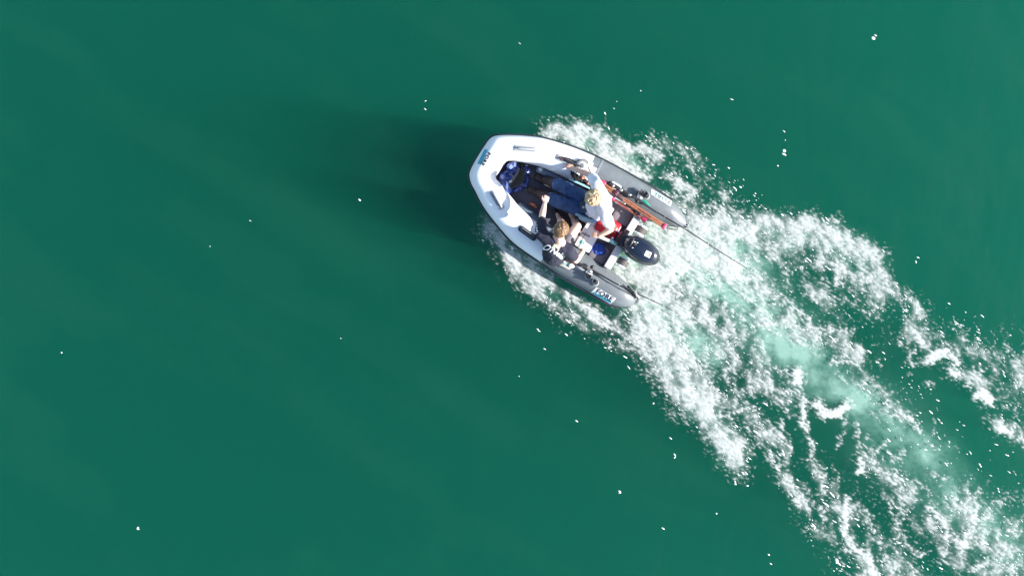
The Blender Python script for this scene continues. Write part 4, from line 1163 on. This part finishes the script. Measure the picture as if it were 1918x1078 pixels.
for k in range(230):
    th = rr.uniform(0, 6.283); ph = math.acos(rr.uniform(-.05, 1.0))
    n_ = f_ * math.sin(ph) * math.cos(th) + r_ * math.sin(ph) * math.sin(th) + u_ * math.cos(ph)
    if n_.dot(f_) > .70 and n_.dot(u_) < .5: continue
    pos = lambda n, h=1.0: cB + f_ * n.dot(f_) * .112 * h + r_ * n.dot(r_) * .094 * h + u_ * n.dot(u_) * .102 * h
    flow = (f_ * .9 + r_ * rr.uniform(-.35, .35) - u_ * .1); flow = (flow - n_ * flow.dot(n_)).normalized()
    n2 = (n_ + flow * .22).normalized(); n3 = (n_ + flow * .42).normalized()
    hr.tube([pos(n_, .97), pos(n2, 1.035), pos(n3, 1.02)], [.004, .0055, .003], 5)
fused('hair', hr, M_BROWN, pb, voxel=.0035, smooth=1)
# white lettering and a pale sunburst on the back of the shirt
TB = bvh_of(shirtB)
flat_text("O'Neill", .112, P(1036.5, 470, .84), R(-27), m=M_STICK, parent=shirtB, target=TB, lift=.004, shear=.35, bold=.0015, name='white_lettering', sx=1.0, arc=.5, space=.95)
def drape_mb(mb, name, m, parent, T, lift):
    vs = []
    class V: pass
    for v in mb.v:
        q = V(); q.co = Vector(v); vs.append(q)
    drape(vs, T, lift); mb.v = [tuple(q.co) for q in vs]
    return mb.build(name, m, parent, smooth=False, fix=False)
sbm = MB(); c = P(1041, 464, .86); a0 = R(-27)
b0 = len(sbm.v); n = 26; sbm.v.append(tuple(c))
for i in range(n + 1):
    a = a0 - .25 + (math.pi + .5) * i / n; r2 = .034 if i % 2 else .056
    sbm.v.append((c.x + math.cos(a) * r2, c.y + math.sin(a) * r2, c.z))
for i in range(n): sbm.f.append((0, i + 1, i + 2))
drape_mb(sbm, 'sunburst_print', mat('pale_yellow_print', (.74, .70, .42), .6), shirtB, TB, .0035)
for (u, v, r1) in ((1005.5, 422.5, .008), (1005.2, 427.5, .010), (1005.2, 432.0, .011), (1006.6, 435, .009), (1003.6, 437, .010)):
    sbm = MB(); c = P(u, v, .85); sbm.v = [tuple(c)] + [(c.x + math.cos(t) * r1, c.y + math.sin(t) * r1, c.z) for t in np.linspace(0, 6.283, 9)[:-1]]
    sbm.f = [(0, i + 1, (i + 1) % 8 + 1) for i in range(8)]
    drape_mb(sbm, 'sleeve_dot', M_STICK, shirtB, TB, .004)
# ------------------------------------------------------------ gear in the boat
def topz(tube, u, v):
    h = TREES[tube.name].ray_cast(Vector((P(u, v, .4).x, P(u, v, .4).y, 5)), Vector((0, 0, -1)))
    return h[0].z if h[0] is not None else .4
# red fuel tank between bench and transom
ft = thing('fuel_tank', P(1136, 424, .262), 'red plastic fuel tank standing behind the bench beside the transom', 'fuel tank')
b = MB(); b.box(P(1138, 425, .34), (.33, .25, .16), ROT, bev=.035); body = b.build('tank_body', M_RED, ft)
b = MB(); b.tube([P(1128, 411, .41), P(1130, 412, .45), P(1148, 421, .45), P(1150, 423, .41)], .013, 8); b.build('handle', M_RED, ft)
b = MB(); b.tube([P(1150, 424, .41), P(1150, 424, .435), P(1150, 424, .44)], [.035, .035, .02], 16); b.build('cap', mat('dull_grey_cap', (.22, .20, .20), .6), ft)
b = MB(); b.tube([P(1144, 437, .41), P(1142, 441, .43), P(1148, 447, .44), P(1155, 448, .45), P(1162, 446, .50)], .008, 8); b.build('fuel_hose', M_BLACK, ft)
b = MB(); b.ell(P(1147, 446, .45), (.022, .016, .016)); b.build('primer_bulb', M_STICK, ft)
# royal blue bag on the floor aft
b = MB(); rr = np.random.RandomState(12)
for (u, v, z, a, c_, d) in ((1117, 466, .29, .10, .075, .06), (1124, 470, .30, .07, .08, .06), (1112, 459, .30, .045, .06, .045), (1127, 462, .29, .05, .045, .04), (1120, 476, .28, .07, .04, .04)):
    b.ell(P(u, v, z), (a, c_, d), rot=Matrix.Rotation(rr.uniform(0, 3), 3, 'Z'))
bag = thing('cloth_bag', P(1119, 467, .262), 'crumpled royal blue cloth bag on the floor by the near tube', 'bag')
fused('crumpled_cloth', b, M_BLUE, bag, voxel=.007, smooth=2, folds=folds_fn(.014, 13, (1, 1, 1), 4))
b = MB(); b.tube([P(1128, 457, .32), P(1136, 456, .33), P(1146, 455, .30)], .007, 6); b.build('strap', M_BLACK, bag)
# blue sheet with a black moulded piece in the bow
bw = thing('plastic_sheet', P(962, 333, .10), 'crumpled shiny blue plastic sheet bundled in the bow', 'plastic sheet')
b = MB()
for (u, v, z, a, c_, d, an) in ((952, 338, .15, .10, .13, .05, .2), (963, 316, .17, .10, .06, .06, -.6), (950, 352, .17, .05, .08, .06, .6), (973, 343, .13, .14, .09, .03, .5), (957, 311, .24, .05, .05, .05, 0), (983, 322, .14, .06, .05, .03, 0)):
    b.ell(P(u, v, z), (a, c_, d), rot=Matrix.Rotation(an, 3, 'Z'))
M_SHEET = mat('shiny_blue_sheet', (.02, .055, .27), .25, var=.2, vscale=14, coat=.3, color2=(.012, .025, .13))
fused('crumpled_sheet', b, M_SHEET, bw, voxel=.007, smooth=1, folds=folds_fn(.034, 8, (1, 1, 1), 2))
for pts in ([(953,313,.33),(957,307,.37),(962,313,.36),(956,317,.33)], [(963,303,.34),(967,304,.36),(966,312,.34),(962,312,.33)], [(949,339,.30),(952,344,.32),(951,357,.30),(947,352,.28)]):
    b = MB(); n = 4
    c = sum((P(*p) for p in pts), Vector()) / 4
    b.grid([[P(*p) for p in pts], [P(*p) + UPV * .006 + (c - P(*p)) * .1 for p in pts]])
    b.build('fold_highlight', mat('pale_blue_highlight', (.42, .52, .80), .4), bw, smooth=False)  # pale pieces painted on as the sheet's bright highlights
fn = thing('swim_fin', P(968, 333, .16), 'black rubber swim fin with grey rib on the blue sheet in the bow', 'swim fin')
b = MB()
rings = []
for i in range(13):
    t = i / 12; a = R(-68) + R(62) * t * 0
    ctr = Vector(P(957 + 24 * t + 0, 352 - 38 * t, .235))
    wd = .012 + .058 * math.sin(math.pi * min(1, t * .96 + .02)) ** .8
    dd_ = (P(981, 314, .235) - P(957, 352, .235)).normalized(); ww = Vector((-dd_.y, dd_.x, 0))
    ctr += ww * -.035 * math.sin(math.pi * t)
    rings.append([ctr + ww * wd * math.cos(q) + UPV * .018 * math.sin(q) for q in np.linspace(0, 2 * math.pi, 13)[:-1]])
b.grid(rings); b.build('fin_blade', mat('matt_black_rubber', (.010, .012, .010), .6), fn)
b = MB(); b.tube([P(955, 341, .27), P(962, 334, .275), (P(969, 324, .275)), P(972, 316, .27)], [.016, .018, .017, .010], 8, flat=.5, round_ends=True); b.build('fin_rib', mat('dull_grey_rubber', (.09, .09, .085), .6), fn)
b = MB(); b.ell(P(956, 340, .285), (.028, .013, .008), rot=Matrix.Rotation(R(28), 3, 'Z')); b.build('pale_tip', mat('cream_plastic', (.55, .52, .42), .5), fn)
b = MB(); b.ell(P(986, 310, .12), (.016, .012, .010)); solo('bolt_cap', b, M_STICK, 'tiny white cap on the floor beside the upper tube, near the bow', 'cap')
b = MB(); b.tube([P(993, 381, .11), P(1000, 384, .13), P(1004, 388, .11)], [.015, .022, .014], 8, round_ends=True); solo('orange_float', b, mat('orange_plastic', (.75, .20, .08), .4), 'small orange float on the forward floor beside the near tube', 'float')

# two folded orange poles along the starboard tube
def pole_bundle(root, segs):
    for nm, pts, rad, m_, seg in segs:
        b = MB(); b.tube([P(*p) for p in pts], rad, seg, round_ends=(seg > 6)); b.build(nm, m_, root)
ZP = .50
pl = thing('folding_pole', P(1190, 385, .40), 'long folding orange-wood pole with magenta joints lying on the starboard tube', 'folding pole')
def off(u, v, k):  # shift across the pole, in px
    return (u + .53 * k, v - .85 * k)
def rail(u0, v0, u1, v1, k, z0=ZP, z1=ZP):
    a = off(u0, v0, k); c = off(u1, v1, k); return [(a[0], a[1], z0), (c[0], c[1], z1)]
for k in (-2.6, 2.6):
    pole_bundle(pl, [('rail', rail(1131, 347, 1150, 360, k), [.019, .019], M_ORANGE, 8)])
for k in (-2.1, 2.1):
    pole_bundle(pl, [('rail', rail(1168, 373, 1242, 422, k), [.017, .017], M_ORANGE, 8)])
pole_bundle(pl, [('white_edge', rail(1131, 346, 1150, 359, 5.4), [.007, .007], M_STICK, 8), ('white_edge', rail(1138, 361, 1148, 368, -1.5), [.008, .008], M_STICK, 8)])
b = MB(); b.box(P(1129.5, 343, ZP), (.07, .075, .05), R(-36), bev=.012); b.build('joint', M_PINK, pl)
b = MB(); b.box(P(1153, 361.5, ZP + .005), (.065, .085, .06), R(-36), bev=.012); b.build('joint', M_MAROON, pl)
b = MB(); b.box(P(1161, 367.5, ZP), (.14, .055, .045), R(-36), bev=.008); b.build('hinge_sleeve', mat('dark_wood', (.06, .03, .03), .5), pl)
b = MB(); b.box(P(1244, 423.5, ZP), (.045, .085, .055), R(-34), bev=.010); b.build('end_cap', M_PINK, pl)
b = MB(); b.box(P(1207, 399, ZP + .014), (.20, .008, .012), R(-34)); b.build('slot', M_MAROON, pl, smooth=False)
p2 = thing('folding_pole', P(1175, 390, .40), 'thinner red-orange folding pole ending in a magenta cup above the transom', 'folding pole')
pole_bundle(p2, [('rail', [(1148, 373, .47), (1176, 392, .47), (1202, 408, .47)], [.014, .014, .014], mat('red_orange_paint', (.30, .07, .045), .4), 8),
                 ('white_edge', [(1152, 378, .465), (1188, 401, .465)], [.006, .006], M_STICK, 8),
                 ('grey_slide', [(1152.5, 370, .49), (1170, 381, .49)], [.015, .015], M_SILVER, 8)])
b = MB(); b.ell(P(1148, 372, .48), (.035, .028, .03)); b.build('joint', M_PINK, p2)
b = MB(); b.tube([P(1202, 408, .47), P(1205, 410, .47), P(1210, 413, .47)], [.022, .034, .040], 14); b.build('end_cup', M_PINK, p2)
b = MB(); b.box(P(1197, 400, .50), (.06, .04, .03), R(-36), bev=.008); b.build('clip', M_BLACK, p2)
# cord and clip at the pole's end
b = MB(); b.tube([P(u, v, z) for u, v, z in ((1247, 424, .50), (1252, 422.5, .50), (1262, 423, .49), (1270, 426, .47), (1268, 430, .46), (1256, 428.5, .48), (1249, 425.5, .50))], .006, 6)
solo('cord_loop', b, M_ROPE, 'thin black cord loop tied between the orange pole end and the starboard cone', 'cord')

# fishing rods with reels
def rod(label, pts, joints, reel, rsz, tube, flip):
    t = thing('fishing_rod', P(reel[0], reel[1], .42), label, 'fishing rod', 'fishing rods along the tubes')
    for nm, a, c, r0, r1, m_ in joints:
        b = MB(); b.tube([P(*a), P(*c)], [r0, r1], 10, round_ends=True); b.build(nm, m_, t)
    b = MB(); P3 = [P(*p) for p in pts]; b.tube(P3, list(np.linspace(.011, .0045, len(P3))), 8); b.build('blank', M_BLACK, t)
    # guides
    for k in (.25, .45, .65, .85):
        i = k * (len(P3) - 1); q = P3[int(i)].lerp(P3[min(int(i) + 1, len(P3) - 1)], i - int(i))
        b = MB(); b.tube([q + UPV * .012 + (PERP * math.cos(s_) + UPV * math.sin(s_)) * .012 for s_ in np.linspace(0, 6.28, 12)], .0025, 5); b.build('line_guide', M_SILVER, t)
    c = P(*reel)
    e = PERP * flip
    b = MB(); b.ell(c + e * .02, (.045, .035, .032), rot=Matrix.Rotation(ROT, 3, 'Z')); rl = b.build('reel_body', M_SILVER, t)
    s0 = c + e * .085 + AX * .02
    b = MB(); b.tube([s0 - AX * .045 * rsz, s0 - AX * .04 * rsz, s0 - AX * .03 * rsz, s0 + AX * .03 * rsz, s0 + AX * .04 * rsz, s0 + AX * .045 * rsz], [.03 * rsz, .045 * rsz, .034 * rsz, .034 * rsz, .045 * rsz, .03 * rsz], 16); b.build('reel_spool', M_BLACK, rl)
    b = MB(); b.tube([s0 + (e * math.cos(q) + AX * math.sin(q)) * .062 * rsz for q in np.linspace(-1.3, 1.3, 10)], .004, 6); b.build('bail_wire', M_SILVER, rl)
    b = MB(); b.tube([c, c + e * .055 - AX * .045 + UPV * .02], .007, 6); b.build('reel_crank', M_SILVER, rl)
    b = MB(); b.ell(c + e * .065 - AX * .050 + UPV * .02, (.018, .018, .018)); b.build('crank_knob', M_BLACK, rl)
    b = MB(); b.ell(c - e * .045 + AX * .0, (.03, .026, .024)); b.build('drag_knob', M_BLACK, rl)
    return t
M_FOAMGRIP = mat('black_foam_grip', (.014, .014, .018), .7)
rod('black fishing rod with large reel lying on the starboard tube', [(1195, 374, .52), (1228, 396, .53), (1262, 416, .55), (1290, 433, .57), (1330, 459, .60), (1368, 483, .62), (1400, 503, .64)],
    [('grip', (1135, 341, .50), (1140, 343, .50), .020, .022, M_FOAMGRIP), ('grip', (1142, 343.5, .51), (1147, 347, .51), .030, .030, M_FOAMGRIP), ('winding_ring', (1147.5, 347.2, .512), (1148.5, 347.9, .512), .027, .027, M_SILVER), ('grip', (1149, 348, .51), (1160, 354, .515), .023, .020, M_FOAMGRIP),
     ('winding_ring', (1163, 355.5, .515), (1164.2, 356.2, .515), .024, .024, M_SILVER), ('reel_seat', (1165, 356, .515), (1192, 372, .52), .019, .018, M_FOAMGRIP), ('winding_ring', (1179, 364.5, .52), (1180.2, 365.2, .52), .022, .022, M_SILVER),
     ('fore_grip', (1196, 375, .52), (1229, 397, .53), .016, .013, mat('woven_carbon', (.03, .035, .045), .35, vscale=90))], (1196.5, 371.5, .51), 1.0, stern_objs[0], 1)
rod('slim black fishing rod with silver reel lying on the near tube', [(1133, 519, .50), (1152, 530, .51), (1182, 545, .53), (1210, 557, .54), (1236, 569, .55), (1262, 582, .56)],
    [('grip', (1056, 485, .52), (1064, 487, .52), .026, .022, M_FOAMGRIP), ('grip', (1065, 487, .52), (1077, 491, .515), .026, .024, mat('dark_brown_cork', (.05, .025, .025), .6)), ('winding_ring', (1078, 490.5, .515), (1079.3, 491, .515), .024, .024, M_SILVER),
     ('reel_seat', (1080, 491.5, .51), (1098, 500.5, .51), .020, .016, M_FOAMGRIP), ('fore_grip', (1111, 507, .50), (1134, 519.5, .50), .017, .014, M_FOAMGRIP)], (1106, 505, .49), .8, stern_objs[1], -1)
for (u, v, s_) in ((1154, 347, 1),):   # pale oval rod rest on the tube
    z = topz(stern_objs[0], u, v); b = MB(); b.box(P(u, v, z + .012), (.16, .055, .03), R(-30), bev=.026); b.box(P(u - 4, v + 9, z + .012), (.17, .05, .02), R(-33), bev=.024)
    b.build('rod_rest', M_STICK, boat, kind=None)
# small tackle pile behind the navy shirt
tk = thing('tackle_tray', P(1052, 494, .42), 'pale tray of tangled fishing tackle on the near tube behind the navy shirt', 'tackle tray')
z = topz(stern_objs[1], 1054, 495)
b = MB(); b.box(P(1056, 494, z + .02), (.22, .09, .035), R(-25), bev=.02); b.build('tray', mat('dull_cream_plastic', (.36, .36, .31), .5), tk)
b = MB(); b.ell(P(1070, 497.5, z + .05), (.045, .032, .022), rot=Matrix.Rotation(R(-20), 3, 'Z')); b.build('white_float', M_STICK, tk)
b = MB(); b.ell(P(1057, 488, z + .05), (.022, .032, .02)); b.build('white_float', M_STICK, tk)
b = MB(); b.tube([P(1050, 487, z + .04), P(1056, 493, z + .06), P(1062, 494, z + .05)], .012, 8); b.build('blue_lure', mat('pale_blue_plastic', (.16, .36, .50), .4), tk)
b = MB(); b.tube([P(1042, 491, z + .04), P(1048, 496, z + .07), P(1046, 500, z + .05), P(1041, 496, z + .05), P(1050, 490, z + .06)], .008, 8); b.build('black_line', M_ROPE, tk)

# line winder, net and floats beside the blond man's arm
z = topz(bow, 1085, 316)
rd = thing('hand_reel', P(1092, 312, z), 'grey hand reel of white line on the white tube under the outstretched arm', 'hand reel')
c = P(1090, 311, z + .03)
b = MB(); b.tube([c - UPV * .02, c - UPV * .015, c + UPV * .015, c + UPV * .02], [.075, .085, .085, .075], 24); b.build('reel_flange', mat('grey_reel', (.25, .25, .26), .5), rd)
b = MB(); b.tube([c + UPV * .018, c + UPV * .024], [.058, .05], 20); b.build('line_coil', M_STICK, rd)
for k in range(5):
    b = MB(); q = c + UPV * (.027) + Vector((.012 * (k - 2), 0, 0)); b.tube([q + Vector((0, -.035, 0)), q + Vector((0, .035, 0))], .0025, 5); b.build('line_strand', M_SEAM, rd)
for k, rad in enumerate((.088, .098)):
    b = MB(); b.tube([c + Vector((math.cos(t), math.sin(t), 0)) * rad + UPV * (.01 + .006 * k) for t in np.linspace(.4, 4.4, 22)], .0045, 6); b.build('loose_line', M_ROPE, rd)
b = MB(); b.tube([P(u, v, z + .035) for u, v in ((1054, 301), (1058, 296), (1066, 297), (1076, 302), (1086, 304.5), (1094, 305), (1100, 311), (1104, 318), (1108, 326))], [.009, .012, .011, .009, .008, .008, .008, .008, .007], 8)
solo('black_rope', b, M_ROPE, 'black rope curving over the white tube round the hand reel', 'rope')
nt_ = thing('fishing_net', P(1085, 332, .30), 'bundled black fishing net with a row of white floats between arm and leg', 'fishing net')
b = MB(); rr = np.random.RandomState(21)
for (u, v, zz, a, c_, d) in ((1077, 325, .42, .06, .05, .04), (1083, 332, .44, .08, .06, .05), (1092, 338, .44, .09, .05, .045), (1101, 341, .43, .07, .05, .04)):
    b.ell(P(u, v, zz), (a, c_, d), rot=Matrix.Rotation(R(-30), 3, 'Z'))
fused('netting', b, mat('black_netting', (.016, .015, .017), .8, bump=.8, bscale=120), nt_, voxel=.006, smooth=1, folds=folds_fn(.014, 22, (1, 1, 1), 9))
for i, (u, v) in enumerate(((1070.5, 317.5), (1073.5, 319.8), (1077, 321.5), (1080.5, 324), (1084, 326), (1097, 333.5), (1099.5, 336))):
    b = MB(); b.ell(P(u, v, .50), (.020 if i in (2, 4) else .013, .013, .012), rot=Matrix.Rotation(R(-60), 3, 'Z')); b.build('net_float', M_STICK, nt_)
for (u, v, du, dv) in ((1087, 332, 7, 2), (1098, 341, 6, 4)):
    b = MB(); b.tube([P(u, v, .50), P(u + du / 2, v + dv / 2, .51), P(u + du, v + dv, .50)], [.010, .020, .010], 8, round_ends=True); b.build('orange_cord', mat('dull_orange_cord', (.42, .13, .07), .6), nt_)
b = MB(); b.tube([P(1101, 344, .50), P(1103, 341, .52), P(1105, 345, .50)], .007, 6); b.build('cream_hook', mat('cream_metal', (.6, .5, .32), .4), nt_)
b = MB(); b.tube([P(1032, 285.5, .47), P(1040, 290, .48), P(1048, 294.5, .49), P(1055, 300, .50)], .0022, 5)
solo('pink_line', b, mat('pink_line', (.75, .35, .33), .5), 'thin pink line running forward from the outstretched hand over the white tube', 'line')
b = MB(); b.tube([P(1090, 345, .45), P(1104, 351, .45)], .010, 6)
# handheld device with antenna held by the navy-shirt man
hd = thing('handheld_radio', P(1087, 459, .62), 'small teal and grey handheld radio with thin black antenna, held over the bench', 'radio')
b = MB(); b.box(P(1087, 460, .67), (.050, .085, .03), R(-35), bev=.012); b.build('radio_body', mat('pale_grey_green', (.34, .38, .35), .5), hd)
b = MB(); b.ell(P(1089, 453, .69), (.030, .026, .020)); b.build('teal_dial', mat('teal_plastic', (.05, .26, .24), .4), hd)
b = MB(); b.tube([P(1089.5, 450, .69), P(1093, 443, .72), P(1098.5, 434, .76)], [.006, .004, .0035], 6); b.build('antenna', M_BLACK, hd)
# black twisted rope at the near cone
b = MB()
for k in range(3):
    b.tube([P(1176 + 18 * t + 2.2 * math.cos(t * 14 + k * 2.1), 536 + 22 * t + 1.5 * math.sin(t * 14 + k * 2.1), .43 - .12 * t * t + .015 * math.sin(t * 14 + k * 2.1)) for t in np.linspace(0, 1, 26)], .010, 7)
rp = thing('tow_rope', P(1185, 548, .3), 'black knotted rope tied round the near cone with a short white tail', 'rope')
fused('rope_twist', b, M_ROPE, rp, voxel=.005, smooth=1)
b = MB(); b.tube([P(1190, 548, .38), P(1193, 551, .36), P(1191, 555, .34), P(1196, 557, .30)], [.014, .02, .016, .008], 8, round_ends=True); b.build('white_tail', M_STICK, rp)
# green lure by the big reel
b = MB(); b.tube([P(1202, 374, .475), P(1209, 378.5, .48), P(1217, 385, .475)], [.008, .022, .008], 10, flat=.5, round_ends=True)
solo('green_lure', b, mat('green_plastic', (.02, .30, .20), .4), 'flat green lure beside the big reel on the starboard tube', 'lure')
